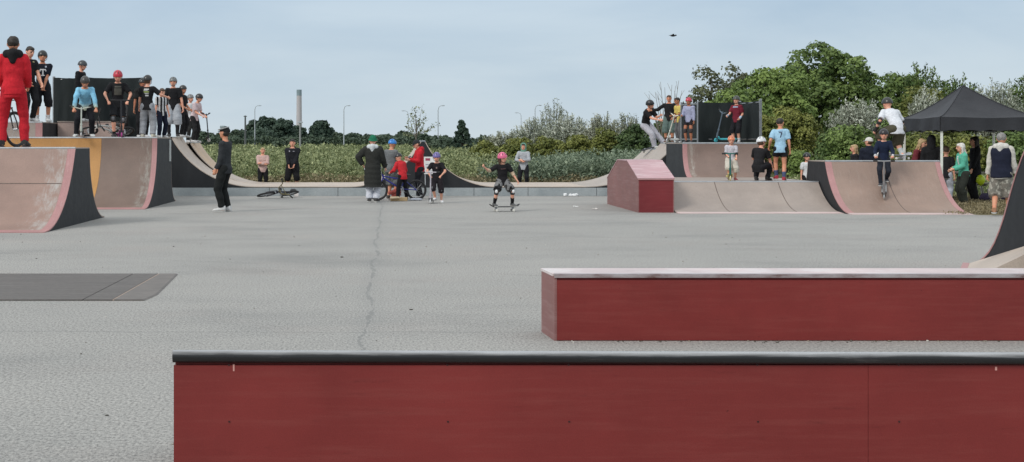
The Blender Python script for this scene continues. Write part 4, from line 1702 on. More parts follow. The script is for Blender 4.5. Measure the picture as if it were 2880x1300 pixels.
def scooter(label, loc, rot, bar_h=.85, deckc=(.03, .03, .03, 1), stemc=(.3, .3, .31, 1), wheelc=(.5, .5, .5, 1), L=.5, bar_w=.27, group=None, ybar=True):
    """kick scooter heading towards local -Y"""
    root = thing('kick_scooter', label, 'scooter', loc, group, (rot[0], rot[1], rot[2] - math.atan2(loc[0], loc[1])))
    r = .055
    b = MB()
    prof = [(L * .5 + .12, .085), (L * .5, .078), (L * .42, .072), (-L * .42, .072), (-L * .52, .085), (-L * .62, .15)]
    b.sheet(prof, -.055, .055, .022)
    b.build('deck', plain('deck', deckc, .6), root, smooth=30, local=True)
    top_ = Vector((0, -L * .62 + .05, bar_h))
    foot = Vector((0, -L * .66, .10))
    b = MB()
    b.tube([foot + Vector((0, 0, .04)), top_], .017, 10)
    b.tube([foot + Vector((0, .0, .03)), foot + Vector((0, .006, .16))], .025, 10)
    b.tube([foot.lerp(top_, .30), foot.lerp(top_, .36)], .026, 10)
    b.build('stem', plain('stem', stemc, .35, .4), root, smooth=50, local=True)
    b = MB()
    if ybar:
        b.tube([top_ + Vector((-bar_w, .02, .02)), top_ + Vector((-bar_w * .55, .0, -.01)), top_ + Vector((0, 0, -.05)), top_ + Vector((bar_w * .55, 0, -.01)), top_ + Vector((bar_w, .02, .02))], .014, 8)
    else:
        b.tube([top_ + Vector((-bar_w, .02, .0)), top_, top_ + Vector((bar_w, .02, .0))], .014, 8)
    b.build('handlebar', plain('stem', stemc, .35, .4), root, smooth=50, local=True)
    for s in (-1, 1):
        b = MB()
        z_ = .02 if ybar else 0
        b.tube([top_ + Vector((bar_w * .62 * s, .01, z_ * .3)), top_ + Vector((bar_w * 1.02 * s, .02, z_ + .001))], .019, 10)
        b.build('grip', M_RUBBER, root, smooth=50, local=True)
    b = MB()
    for s in (-1, 1):
        b.tube([foot + Vector((.022 * s, 0, .04)), Vector((.022 * s, -L * .70, r))], .009, 6)
    b.build('fork', M_DARKSTEEL, root, local=True)
    for y in (-L * .70, L * .5 + .07):
        b = MB()
        N = 18
        prof = [(-.012, r * .45), (-.014, r * .8), (-.009, r), (.009, r), (.014, r * .8), (.012, r * .45)]
        vv = [(x, y + math.cos(2 * PI * k / N) * rr, r + math.sin(2 * PI * k / N) * rr) for x, rr in prof for k in range(N)]
        m = len(prof)
        fs = [(i * N + k, i * N + (k + 1) % N, ((i + 1) % m) * N + (k + 1) % N, ((i + 1) % m) * N + k) for i in range(m) for k in range(N)]
        b.add(vv, fs)
        b.tube([(-.02, y, r), (.02, y, r)], r * .5, 10)
        b.build('wheel', plain('scooter_wheel', wheelc, .5), root, smooth=40, local=True)
    return root


def skateboard(label, loc, rot, deckc=(.03, .03, .032, 1), wheelc=(.7, .68, .62, 1), L=.80, W=.105):
    """board lying along local X"""
    root = thing('skateboard', label, 'skateboard', loc, None, rot)
    b = MB()
    top_, bot = [], []
    n, seg = 15, 7
    z0 = .10
    vv = []
    for lay in (0, -.011):
        for i in range(n):
            x = -L / 2 + L * i / (n - 1)
            q = abs(x) / (L / 2)
            hw = W * (math.sqrt(max(0.06, 1 - ((q - .72) / .30) ** 2)) if q > .72 else 1)
            lift = max(0, (q - .68)) ** 1.5 * .35
            for k in range(seg):
                y = -hw + 2 * hw * k / (seg - 1)
                vv.append((x, y, z0 + lift + lay + .008 * (y / W) ** 2))
    N = n * seg
    fs = [(i * seg + k, i * seg + k + 1, (i + 1) * seg + k + 1, (i + 1) * seg + k) for i in range(n - 1) for k in range(seg - 1)]
    fs += [tuple(q + N for q in f[::-1]) for f in fs]
    rim = [k for k in range(seg)] + [i * seg + seg - 1 for i in range(1, n)] + [(n - 1) * seg + k for k in range(seg - 2, -1, -1)] + [i * seg for i in range(n - 2, 0, -1)]
    fs += [(rim[i], rim[(i + 1) % len(rim)], rim[(i + 1) % len(rim)] + N, rim[i] + N) for i in range(len(rim))]
    b.add(vv, fs)
    b.build('deck', plain('grip_tape', deckc, .8), root, smooth=40, local=True)
    for x in (-L * .28, L * .28):
        b = MB()
        b.tube([(x, -.075, .048), (x, .075, .048)], .012, 8)
        b.tube([(x, 0, .050), (x, 0, .092)], .026, 8)
        tr = b.build('truck', M_STEEL, root, smooth=40, local=True)
        for y in (-.085, .085):
            b = MB()
            b.tube([(x, y - .018, .029), (x, y - .012, .029), (x, y + .012, .029), (x, y + .018, .029)], [.022, .029, .029, .022], 14)
            b.build('wheel', plain('urethane', wheelc, .5), tr, smooth=40, local=True)
    return root


BLK = (.014, .014, .016, 1)
NAVY = (.012, .016, .034, 1)
WHT = (.72, .73, .74, 1)
GREY = (.36, .37, .40, 1)
DGREY = (.045, .050, .056, 1)
REDC = (.62, .022, .035, 1)

# ------------------------------------------------------------------ left ramps
Y = 25.5
z = 1.385
person('person in a red tracksuit seen from behind on the front left ramp', at(33, Y, z), hpx(90, z, Y, 1), face=176, top=('hoodie', REDC), bottom=('long', (.52, .018, .03, 1)),
       shoes=(.02, .02, .02, 1), head=('hair', 'dark'), ha=(.10, .16, .56), hb=(.12, .15, .56), fa=(.10, 0, 0), fb=(.10, .03, 0), extras=(('hooddown', BLK),), hs=.98, skin=1, loose=1.3, fat=.94, hem=-.05)
bike('large dark bike wheel on behind the red tracksuit legs', (-7.22, 25.76, 1.387), (0, R(4), R(158)), (.03, .03, .032, 1), r=.34, rimc=(.04, .04, .04, 1))
Y = 34.5
person('person with dark hair in a black t-shirt behind the red tracksuit', at(72, Y, 1.98), hpx(112, 1.98, Y), face=35, top=('short', BLK), bottom=('long', (.016, .016, .018, 1)), hpitch=14,
       ha=(.10, .14, .52), hb=(.10, .16, .52), skin=0, decal=[('print', (.45, .40, .20, 1), False, [rect(.02, .05, .085, .10)])])
Y = 35.0
person('person in a black football shirt with a white T and helmet', at(107, Y, 1.98), hpx(125, 1.98, Y), face=4, top=('short', (.012, .015, .026, 1)), bottom=('knee', (.013, .013, .016, 1)),
       head=('helmet', (.022, .024, .024, 1)), ha=(.015, .105, .50), hb=(.015, .10, .485), hs=1.05, extras=(('socks', WHT, .28),), skin=1, hem=-.09, fa=(.075, 0, 0), fb=(.075, 0, 0),
       decal=[('shirt_letter', (.72, .72, .72, 1), False, [rect(-.042, .042, .035, .052), rect(-.010, .010, -.035, .036), rect(-.026, .026, -.046, -.032), rect(-.046, -.034, .018, .036), rect(.034, .046, .018, .036)]),
              ('badge', (.55, .60, .68, 1), False, [rect(.030, .054, .074, .098)])])
Y = 36.0
person('person in black with a grey cap helmet standing above the blue shirt', at(203, Y, 2.022), hpx(150, 2.022, Y), face=62, top=('long', BLK), bottom=('long', BLK), head=('helmet', (.050, .056, .060, 1)), hs=1.06,
       hpitch=12, ha=(.12, .05, .49))
Y = 33.4
person('person in a light blue shirt crouching over a scooter on the ramp edge', at(214, Y, 1.60), 1.62, face=0, lean=36, pel=(0, -.07, .475), top=('long', (.22, .50, .68, 1)), topkind='fade', topc2=(.50, .55, .42, 1),
       bottom=('long', (.013, .014, .018, 1)), shoes=(.62, .63, .62, 1), head=('helmet', (.06, .055, .05, 1)), ha=(.165, .20, .415), hb=(.165, .20, .415), fa=(.10, -.02, 0), fb=(.13, .0, 0), hpitch=14, hs=1.06,
       pole_a=(.9, -.1, .25), pole_b=(.9, -.1, .25), grip=True, skin=1)
scooter('scooter with pale bars under the light blue shirt', (px(207, 32.93), 32.93, 1.605), (R(0), 0, R(-4)), .70, (.06, .06, .06, 1), (.52, .55, .48, 1), (.5, .5, .5, 1), .52, .27)
Y = 33.75
person('person in a red helmet and black t-shirt holding a pink scooter', at(296, Y, 1.60), hpx(173, 1.60, Y, .975), face=2, lean=8, top=('short', BLK), bottom=('shorts', (.016, .017, .020, 1)), shoes=(.035, .03, .035, 1),
       head=('helmet', (.50, .035, .06, 1)), ha=(.15, .13, .555), hb=(.15, .13, .555), fa=(.06, -.04, 0), fb=(.055, .06, 0), hpitch=16, hs=1.1, extras=(('kneepads', (.02, .02, .02, 1), (.16, .16, .17, 1)), ('socks', BLK, .22)),
       pole_a=(.9, -.3, -.3), pole_b=(.9, -.3, -.3), grip=True, skin=0, loose=1.2, decal=[('print', (.075, .072, .058, 1), False, [rect(-.055, .055, -.05, .055), rect(-.05, .05, .065, .09)])])
scooter('pink scooter under the red helmeted rider', (px(302, 33.08), 33.08, 1.605), (0, 0, R(6)), .86, (.16, .02, .10, 1), (.03, .03, .033, 1), (.35, .05, .22, 1), .46, .24, ybar=False)
Y = 36.0
bike('dark bike upright behind the red helmet with raised handlebars', (px(318, 36.2), 36.15, 1.605), (R(-62), 0, R(18)), (.02, .02, .022, 1), r=.27, tall=1.2)
bike('white bike lying on the deck beside the light blue shirt', (px(262, 34.8), 34.7, 1.64), (0, R(64), R(-58)), (.60, .62, .60, 1), r=.25, rimc=(.06, .06, .06, 1))
Y = 34.0
person('person in grey trousers and black printed t-shirt, back turned, arm out', at(371, Y, 1.60), hpx(187, 1.60, Y), face=166, top=('short', BLK), bottom=('long', (.33, .345, .37, 1)), shoes=(.62, .60, .50, 1), loose=2.3,
       head=('helmet', (.035, .035, .034, 1)), hair_under='brown', hb=(.30, .12, .665), ha=(.15, .05, .50), fa=(.085, 0, 0), fb=(.09, 0, 0), hs=1.06, hyaw=-14,
       decal=[('print', (.50, .51, .50, 1), True, [rect(-.042, .038, .072, .096), rect(-.048, .02, .062, .070), rect(-.03, .036, .01, .022), rect(-.02, .034, -.03, -.006)]),
              ('print', (.34, .42, .14, 1), True, [rect(-.046, .042, .032, .05)])])
person('person in dark clothes half hidden behind the grey trousers', at(358, 35.4, 1.60), hpx(196, 1.60, 35.4), face=10, top=('short', (.02, .02, .02, 1)), bottom=('long', BLK), head=('helmet', (.02, .02, .02, 1)), skin=2)
Y = 36.0
person('person in a black and white striped shirt with navy trousers', at(406, Y, 1.60), hpx(219, 1.60, Y), face=30, top=('short', (.66, .66, .66, 1)), topkind='stripes', topc2=(.015, .015, .018, 1), bottom=('long', NAVY),
       head=('hair', 'brown'), ha=(.13, .07, .5), hs=1.08, hpitch=15, loose=1.4, decal=None)
Y = 40.0
person('person in a black t-shirt and baggy grey shorts facing the lens', at(436, Y, 1.63), hpx(192, 1.63, Y), face=-6, top=('short', BLK), bottom=('knee', (.40, .42, .45, 1)), loose=2.4, shoes=(.05, .05, .05, 1),
       head=('helmet', (.16, .17, .17, 1)), ha=(.17, .04, .47), hb=(.17, .04, .47), hs=1.02, fa=(.07, 0, 0), fb=(.07, 0, 0), extras=(('socks', (.03, .03, .035, 1), .8),), pole_a=(1, -.2, -.2), pole_b=(1, -.2, -.2))
Y = 40.6
person('person all in black between the grey shorts and the pale shirt', at(459, Y, 1.63), hpx(213, 1.63, Y), face=58, top=('short', BLK), bottom=('long', BLK), head=('helmet', (.035, .037, .036, 1)), ha=(.06, .14, .55), hb=(.06, .13, .56), hs=1.04, skin=1)
Y = 41.7
person('person in a pale pink shirt leaning on a scooter at the ramp end', at(489, Y, 1.48), hpx(234, 1.48, Y, .99), face=58, lean=16, top=('short', (.62, .50, .52, 1)), bottom=('long', (.02, .02, .022, 1)), head=('helmet', (.03, .03, .03, 1)),
       hair_under='brown', ha=(.07, .22, .56), hb=(.07, .22, .56), hs=1.1, hpitch=10, grip=True)
scooter('black scooter held at the right end of the left deck', (px(501, 41.9) + .02, 41.9, 1.50), (0, 0, R(60)), .84, (.03, .03, .03, 1), (.04, .04, .042, 1), (.3, .3, .3, 1), .44, .24)
Y = 42.7
person('person in a white shirt and grey cap behind the pale pink shirt', at(478, Y, 1.48), hpx(236, 1.48, Y), face=40, top=('short', WHT), bottom=('long', (.03, .03, .03, 1)), head=('helmet', (.20, .20, .20, 1)), hs=1.05)

# ------------------------------------------------------------------ middle
Y = gy(533)
person('person in dark grey jumper and black trousers alone on the asphalt', at(567, Y, 0), hpx(318, 0, Y, 1), face=-112, top=('long', (.036, .040, .044, 1)), bottom=('long', (.014, .016, .016, 1)), shoes=(.66, .66, .65, 1),
       head=('cap', (.022, .023, .023, 1), .03), ha=(.10, .075, .505), hb=(.10, .13, .50), hyaw=-12, hpitch=-2, fat=.96, loose=1.0, fa=(.045, .02, 0), fb=(.045, -.02, 0), hair_under='dark',
       decal=None, skin=1)
g = thing('goggles', 'grey goggles pushed up on the cap of the lone standing person', 'goggles', at(560, Y, pz(330, Y)))
b = MB()
b.bbox(-.055, .055, -.05, .04, .06, .115, .02)
b.bbox(-.045, .045, -.055, -.03, .066, .108, .015)
b.build('lens', plain('goggle', (.30, .36, .36, 1), .25), g, smooth=50, local=True)
b = MB()
N = 24
b.tube([(math.cos(2 * PI * i / N) * .112 + .02, math.sin(2 * PI * i / N) * .125, .055 + .03 * math.cos(2 * PI * i / N)) for i in range(N)], .012, 8, closed=True)
b.build('strap', plain('goggle_strap', (.35, .36, .35, 1), .7), g, smooth=50, local=True)

Y = 43.9
person('person in a pale pink jumper with folded arms in front of the reeds', at(661, Y, -.06), hpx(369, -.06, Y), face=6, top=('long', (.60, .42, .38, 1)), bottom=('long', (.014, .014, .016, 1)), head=('hair', 'blond'), shoes=(.02, .02, .02, 1),
       ha=(-.03, .12, .655), hb=(-.02, .135, .63), fat=1.1, pole_a=(.8, .1, -.7), pole_b=(.8, .1, -.7))
person('person in a black hoodie and shorts with hands in front before the reeds', at(736, Y, -.06), hpx(350, -.06, Y, 1), face=-6, top=('hoodie', (.014, .015, .020, 1)), bottom=('knee', (.012, .012, .014, 1)), head=('hair', 'dark'), shoes=(.02, .02, .02, 1),
       ha=(.04, .12, .50), hb=(.06, .12, .50), fat=1.22, fa=(.09, 0, 0), fb=(.09, 0, 0), extras=(('backpack', (.016, .017, .024, 1), -.12),), skin=0, decal=[('print', (.30, .30, .34, 1), False, [rect(-.062, -.04, .06, .085), rect(.012, .046, .066, .076)])])
bike('dark bike lying against the grey kerb left of centre', (px(684, 37.9), 37.75, .05), (R(0), R(76), R(-38)), (.02, .022, .035, 1), r=.25, tall=1.0, turn=.5, barc=(.25, .22, .12, 1))
Y = 38.4
b = MB()
b.bbox(px(746, Y) - .06, px(746, Y) + .06, Y - .05, Y + .05, 0, .10, .03)
tag(b.build('bottle_bag', plain('white_plastic', (.66, .62, .60, 1), .5), smooth=40), 'small white bag on the asphalt right of the lying dark bike', 'bag')

Y = gy(509)
c1 = person('person in a long dark padded coat with a green beanie', at(938, Y, 0), hpx(338, 0, Y), face=172, top=('coat', (.030, .031, .028, 1)), bottom=('long', (.64, .66, .72, 1)), shoes=(.05, .05, .05, 1), loose=2.2,
            head=('beanie', (.018, .16, .085, 1)), ha=(.155, .03, .565), hb=(.17, .12, .53), hem=-.08, fat=1.12, pole_a=(1, -.1, .1), extras=(('hooddown', (.60, .63, .64, 1)),), hyaw=20, fa=(.05, 0, 0), fb=(.05, 0, 0))
# the skirt of the padded coat, quilted
S_ = hpx(338, 0, Y) / 1.0
b = MB()
rows = []
for i in range(19):
    t_ = i / 18
    zz = (.56 - t_ * .33) * S_
    bul = .007 * abs(math.sin(t_ * PI * 4.5))
    rows.append((zz, (.118 + .012 * t_ + bul) * S_, (.100 + .012 * t_ + bul) * S_))
vv = []
for zz, a_, b_ in rows:
    for k in range(28):
        an = 2 * PI * k / 28
        wob = 1 + .02 * noise.noise((math.cos(an) * 2, math.sin(an) * 2, zz * 4))
        vv.append((math.cos(an) * a_ * wob, math.sin(an) * b_ * wob + .006, zz))
fs = [(i * 28 + k, i * 28 + (k + 1) % 28, (i + 1) * 28 + (k + 1) % 28, (i + 1) * 28 + k) for i in range(18) for k in range(28)]
fs += [tuple(range(28)), tuple(18 * 28 + k for k in range(27, -1, -1))]
b.add(vv, fs)
b.build('coat_skirt', cloth((.030, .031, .028, 1)), c1, smooth=60, local=True)

Y = 36.6
person('person in a bright blue helmet, grey jumper and camouflage shorts', at(984, Y, 0), hpx(347, 0, Y, .975), face=140, top=('long', (.17, .18, .185, 1)), bottom=('knee', (.20, .22, .22, 1)), botkind='camo', botc2=(.10, .11, .11, 1), loose=2.4,
       head=('helmet', (.03, .22, .62, 1)), ha=(.12, .10, .52), hb=(.11, .17, .54), hpitch=12, shoes=(.06, .055, .05, 1), fat=1.06, skin=1)
Y = 36.0
bike('blue bike under the child in the red jacket', (px(999, Y), Y, .0), (0, 0, R(-84)), (.03, .035, .24, 1), r=.265, turn=.2)
person('child in a red jacket and black helmet astride the blue bike', at(1011, 36.0, 0), hpx(381, 0, 36.0, .98), face=-142, lean=22, pel=(0, -.03, .535), top=('hoodie', (.60, .03, .04, 1)), bottom=('long', (.016, .016, .02, 1)), head=('helmet', (.022, .022, .025, 1)),
       ha=(.16, .20, .60), hb=(.14, .2, .6), hs=1.22, hpitch=14, fa=(.11, 0, 0), fb=(.13, .0, 0), shoes=(.06, .06, .06, 1))
Y = 37.2
person('person in a red hoodie and dark cap looking at a phone', at(1056, Y, 0), hpx(348, 0, Y), face=-74, top=('hoodie', (.58, .022, .035, 1)), bottom=('long', (.014, .015, .019, 1)), head=('cap', (.03, .032, .036, 1), .045),
       ha=(.08, .20, .66), hb=(.06, .19, .68), hpitch=16, shoes=(.55, .55, .54, 1), extras=(('hooddown', (.50, .02, .03, 1)),), lean=4, fa=(.05, .03, 0), fb=(.06, -.05, 0))
ph = thing('phone', 'dark phone held up by the person in the red hoodie', 'phone', at(1029, Y - .10, pz(396, Y)), None, (R(50), 0, R(-70)))
b = MB()
b.bbox(-.075, .075, -.045, .045, -.007, .007, .005)
b.build('phone_body', M_PLASTIC, ph, local=True)
b = MB()
b.bbox(-.068, .068, -.039, .039, .0072, .0092, .001)
b.build('screen', plain('dark_glass', (.02, .02, .025, 1), .12), ph, local=True)
Y = gy(511)
person('child in a purple helmet and black t-shirt on a scooter', at(1099, Y, 0), hpx(379, 0, Y, .98), face=-4, lean=10, pel=(0, -.02, .51), top=('short', (.016, .015, .018, 1)), bottom=('knee', (.022, .018, .022, 1)), shoes=(.66, .67, .68, 1), head=('helmet', (.17, .14, .36, 1)),
       hair_under='brown', ha=(.10, .16, .56), hb=(.13, .16, .56), hs=1.22, fa=(.09, -.05, 0), fb=(.03, .02, .055), grip=True, extras=(('kneepads', (.03, .03, .03, 1), (.12, .12, .13, 1)),), hpitch=8, pole_a=(1, -.2, -.2), pole_b=(1, -.2, -.2),
       decal=[('print', (.22, .16, .15, 1), False, [rect(-.014, .014, .02, .055)])])
scooter('silver scooter under the purple helmeted child', (px(1086, Y - .16), Y - .18, .0), (0, 0, R(-6)), .76, (.35, .35, .35, 1), (.50, .46, .50, 1), (.6, .6, .6, 1), .46, .22, ybar=False)
bx = thing('cardboard_box', 'open flattened tan cardboard box on the asphalt by the blue bike', 'box', at(1003, 35.6, 0))
b = MB()
b.bbox(-.21, .0, -.10, .12, .004, .115, .008)
b.bbox(.005, .22, -.11, .10, .004, .095, .008)
b.build('box_body', plain('cardboard', (.56, .40, .22, 1), .85), bx, local=True)
b = MB()
b.add([(-.21, -.11, .117), (.0, -.11, .117), (.02, -.20, .085), (-.23, -.20, .075), (-.21, -.11, .113), (.0, -.11, .113), (.02, -.20, .081), (-.23, -.20, .071)], [(0, 1, 2, 3), (7, 6, 5, 4), (0, 3, 7, 4), (3, 2, 6, 7), (2, 1, 5, 6), (1, 0, 4, 5)])
b.build('flap', plain('cardboard_in', (.60, .48, .32, 1), .85), bx, local=True)
b = MB()
for i in range(7):
    b.ball((px(996, 36.3) + RNG.normal(0, .05), 36.25 + RNG.normal(0, .03), .20 + RNG.normal(0, .03)), (.085 + RNG.random() * .03, .07, .055), 10, 7)
b.tube([(px(996, 36.3) - .1, 36.25, .002), (px(996, 36.3) - .02, 36.25, .10), (px(996, 36.3) + .06, 36.25, .2)], [.08, .09, .1], 12)
tag(b.build('jacket_heap', cloth((.50, .12, .10, 1)), smooth=80), 'small red crumpled jacket heap on the asphalt under the blue bike', 'jacket', None, 'thing')
Y = 35.9
b = MB()
for i in range(6):
    b.ball((px(1036 + i * 4, Y), Y + RNG.normal(0, .03), .03), (.06, .05, .032), 8, 6)
tag(b.build('plastic_bag', plain('bag_film', (.58, .60, .66, 1), .35), smooth=80), 'thin pale plastic bag lying right of the cardboard box', 'bag', None, 'thing')
Y = 38.6
sg = thing('notice_board', 'white printed board leaning behind the purple helmet child', 'sign', at(1085, Y, .0), None, (R(-8), 0, R(4)))
b = MB()
b.bbox(-.19, .19, -.01, .01, .62, 1.10, .004)
b.build('board', M_WHITE, sg, local=True)
b = MB()
for s in (-1, 1):
    b.tube([(.16 * s, .015, .0), (.16 * s, .015, .7)], .014, 8)
b.build('legs', M_STEEL, sg, local=True)
for (x0, x1, z0_, z1_, c_) in ((-.15, -.02, .99, 1.06, (.30, .05, .09, 1)), (-.15, .15, .86, .90, (.35, .36, .40, 1)), (-.15, .10, .80, .83, (.35, .36, .40, 1)), (-.15, .15, .70, .73, (.5, .5, .52, 1))):
    b = MB()
    b.box(x0, x1, -.0125, -.0102, z0_, z1_)
    b.build('printed_bar', plain('ink', c_, .7), sg, local=True)

Y = 30.2
skateboard('dark skateboard under the child in the pink helmet', at(1269, Y, 0), (0, 0, R(10)), L=.66)
person('child in a pink helmet balancing on a skateboard with one arm out', at(1266, Y, .105), 1.25, face=14, lean=12, side=-4, pel=(0, -.05, .455), top=('short', (.016, .015, .017, 1)), bottom=('shorts', (.022, .022, .024, 1)), botkind='camo', botc2=(.20, .20, .20, 1),
       shoes=(.10, .10, .10, 1), head=('helmet', (.70, .14, .26, 1)), hb=(.355, .06, .70), ha=(.235, .05, .475), fa=(.165, .0, 0), fb=(.165, .0, 0), fya=30, fyb=-10, hs=1.2, hyaw=34, hpitch=6, loose=2.0,
       extras=(('kneepads', (.025, .025, .027, 1), (.72, .72, .72, 1)), ('elbowpads', (.52, .38, .26, 1)), ('socks', BLK, .55), ('longhair', 'brown', .22)), pole_b=(.2, -.3, -.8), kpa=(.35, 1, 0), kpb=(.35, 1, 0),
       decal=[('print', (.12, .06, .06, 1), False, [rect(-.045, .045, .05, .062)])])
Y = 43.9
person('person in a pale grey sweatshirt with a green hood up by the reeds', at(1317, Y, 0), hpx(357, 0, Y, .97), face=-8, top=('long', (.40, .42, .45, 1)), bottom=('long', (.014, .015, .019, 1)), shoes=(.03, .03, .03, 1), head=('hair', 'dark'),
       extras=(('hood', (.16, .33, .25, 1)),), ha=(.0, .13, .645), hb=(.03, .13, .625), pole_a=(.8, .1, -.7), pole_b=(.8, .1, -.7), hs=1.02, fa=(.075, 0, 0), fb=(.075, 0, 0), hem=-.085)

for k, (u_, v_, s_, c_, lb) in enumerate(((1437, 491, .17, (.72, .73, .74, 1), 'larger white scrap of litter before the grey kerb'), (1449, 521, .055, (.74, .74, .73, 1), 'white scrap of litter near the red box, the left of two'),
                                         (1497, 527, .05, (.70, .66, .62, 1), 'white scrap of litter near the red box, the right of two'))):
    Y = min(gy(v_), 38.7)
    b = MB()
    for i in range(5):
        b.ball((px(u_, Y) + RNG.normal(0, s_ * .55), Y + RNG.normal(0, .04), s_ * .2), (s_ * RNG.uniform(.25, .6), .06, s_ * RNG.uniform(.16, .34)), 9, 7)
    b.v = [(x_ + s_ * .22 * noise.noise((x_ * 30, y_ * 30, z_ * 30)), y_, max(.003, z_ + s_ * .22 * noise.noise((x_ * 26 + 5, y_ * 26, z_ * 40)))) for x_, y_, z_ in b.v]
    tag(b.build('litter', plain('paper', c_, .7), smooth=30), lb, 'litter', None, 'thing')
for (u_, v_, s_, lb) in ((860, 648, .022, 'small dark leaf on the asphalt left of the joint'), (1034, 780, .017, 'small dark leaf on the asphalt right of the joint'), (269, 1046, .011, 'tiny dark stone on the near asphalt')):
    Y = gy(v_)
    b = MB()
    b.ball((px(u_, Y), Y, s_ * .25), (s_, s_ * .8, s_ * .35), 8, 6)
    tag(b.build('debris', plain('dead_leaf', (.06, .055, .045, 1), .8), smooth=80), lb, 'debris', None, 'thing')

# ------------------------------------------------------------------ right ramps
Y = 42.0
person('person in a black helmet and light trousers dropping in, leaning backwards', at(1652, Y, 1.315), 1.66, face=52, lean=32, pel=(0, -.16, .455), tilt=(0, -15), top=('short', BLK), bottom=('long', (.46, .46, .51, 1)), shoes=(.58, .60, .56, 1),
       head=('helmet', (.018, .018, .020, 1)), ha=(.05, .17, .60), hb=(.08, .22, .55), fa=(.10, .12, 0), fb=(.09, .03, 0), fpa=-20, fpb=-20, hs=1.04, loose=1.8, hyaw=10,
       extras=(('kneepads', (.02, .02, .022, 1)),))
skateboard('dark skateboard tipped on the lip under the person dropping in', at(1640, 41.9, 1.235), (R(6), R(-18), R(8)), L=.80)
Y = 40.4
person('person in a black jumper and green shorts holding one arm out', at(1683, Y, 1.47), hpx(238, 1.47, Y, .99), face=-4, top=('long', (.015, .015, .016, 1)), bottom=('knee', (.115, .165, .15, 1)), shoes=(.12, .07, .05, 1), head=('hair', 'brown'),
       hb=(.36, .08, .685), ha=(.13, .05, .50), pole_b=(.3, -.2, -.8), skin=1, fat=1.05, loose=1.7, extras=(('socks', (.10, .05, .04, 1), .35),))
Y = 39.7
person('person in a yellow t-shirt and grey trousers on the right platform', at(1712, Y, 1.47), hpx(243, 1.47, Y, .99), face=-58, lean=14, top=('short', (.66, .52, .14, 1)), bottom=('long', (.12, .12, .125, 1)), head=('hair', 'dark'), ha=(.06, .20, .55),
       hb=(.08, .17, .6), skin=2, loose=1.7, hs=1.03, extras=(('socks', WHT, .2),))
Y = 36.9
person('person in a lilac jumper and red helmet on the right platform', at(1733, Y, 1.47), hpx(244, 1.47, Y, .98), face=-22, top=('long', (.36, .38, .52, 1)), bottom=('short', (.02, .018, .022, 1)), head=('helmet', (.55, .05, .085, 1)), ha=(.14, .05, .48),
       hb=(.10, .17, .62), skin=2, hs=1.08, extras=(('kneepads', (.03, .02, .02, 1)),), hem=-.06, shoes=(.05, .05, .06, 1))
scooter('white scooter tilted between the yellow shirt and the lilac jumper', (px(1690, 39.4), 39.4, 1.49), (0, R(15), R(-30)), .80, (.5, .5, .48, 1), (.66, .64, .56, 1), (.6, .6, .6, 1), .40, .17)
Y = 36.5
person('person in a maroon football shirt and helmet before the black windbreak', at(1853, Y, 1.47), hpx(240, 1.47, Y, .98), face=-26, top=('short', (.17, .018, .034, 1)), bottom=('knee', (.016, .016, .02, 1)), head=('helmet', (.055, .06, .05, 1)), ha=(.12, .08, .55),
       hb=(.12, .20, .60), hs=1.15, extras=(('kneepads', (.02, .02, .02, 1)), ('socks', WHT, .3), ('wristguards', (.40, .50, .62, 1))), decal=[('print', (.35, .45, .60, 1), False, [rect(-.06, .06, .076, .10)])])
scooter('turquoise scooter leaning in the hands of the maroon shirt', (px(1821, 36.3), 36.2, 1.49), (0, R(14), R(-55)), .80, (.05, .42, .48, 1), (.12, .16, .20, 1), (.05, .40, .46, 1), .40, .19)
Y = 31.75
person('child in an orange helmet and white t-shirt on the low ramp', at(1839, Y, .62), hpx(337, .62, Y, .98), face=8, lean=12, pel=(0, -.03, .50), top=('short', (.62, .61, .66, 1)), bottom=('knee', (.60, .56, .48, 1)), shoes=(.25, .05, .05, 1), head=('helmet', (.72, .24, .12, 1)),
       hair_under='brown', ha=(.10, .14, .52), hb=(.09, .15, .56), hs=1.24, fa=(.10, -.05, 0), fb=(.055, .06, .03), loose=2.4, extras=(('elbowpads', (.02, .02, .022, 1)), ('kneepads', (.03, .02, .025, 1)), ('backpack', (.02, .02, .02, 1), 0)), grip=True)
scooter('green scooter with yellow deck under the child in the orange helmet', (px(1836, 31.3), 31.34, .635), (0, 0, R(4)), .60, (.52, .46, .16, 1), (.03, .14, .12, 1), (.6, .55, .3, 1), .40, .17, ybar=False)
Y = 31.8
person('person in a white helmet and black t-shirt crouching on the low ramp', at(1914, Y, .62), 1.42, face=158, lean=24, pel=(0, -.10, .235), top=('short', (.016, .016, .018, 1)), bottom=('long', (.016, .016, .02, 1)), head=('helmet', (.70, .71, .72, 1)), hs=1.1,
       ha=(.11, .20, .36), hb=(.16, .13, .17), fa=(.09, .02, 0), fb=(.09, .05, 0), hair_under='brown', hyaw=-25, kpa=(.3, 1, .35), kpb=(.3, 1, .35), shoes=(.03, .03, .03, 1), hem=-.10)
Y = 31.35
person('person in a light blue football shirt numbered 7, back turned', at(1963, Y, .62), hpx(294, .62, Y, .985), face=184, top=('short', (.36, .58, .74, 1)), bottom=('short', (.014, .014, .016, 1)), shoes=(.36, .03, .05, 1), head=('hair', 'dark'), hs=1.06,
       ha=(.17, .06, .55), hb=(.15, .02, .50), fa=(.05, .13, .02), fb=(.05, -.05, 0), fpa=0, hyaw=-28, extras=(('socks', (.07, .09, .17, 1), .45),), skin=1, lean=5, hem=-.07,
       decal=[('shirt_number', (.02, .025, .06, 1), True, [rect(-.026, .026, .062, .076), [(.010, .062), (.026, .062), (.004, -.012), (-.012, -.012)]]), ('print', (.08, .12, .25, 1), True, [rect(-.034, .034, .088, .096)])])
Y = 36.2
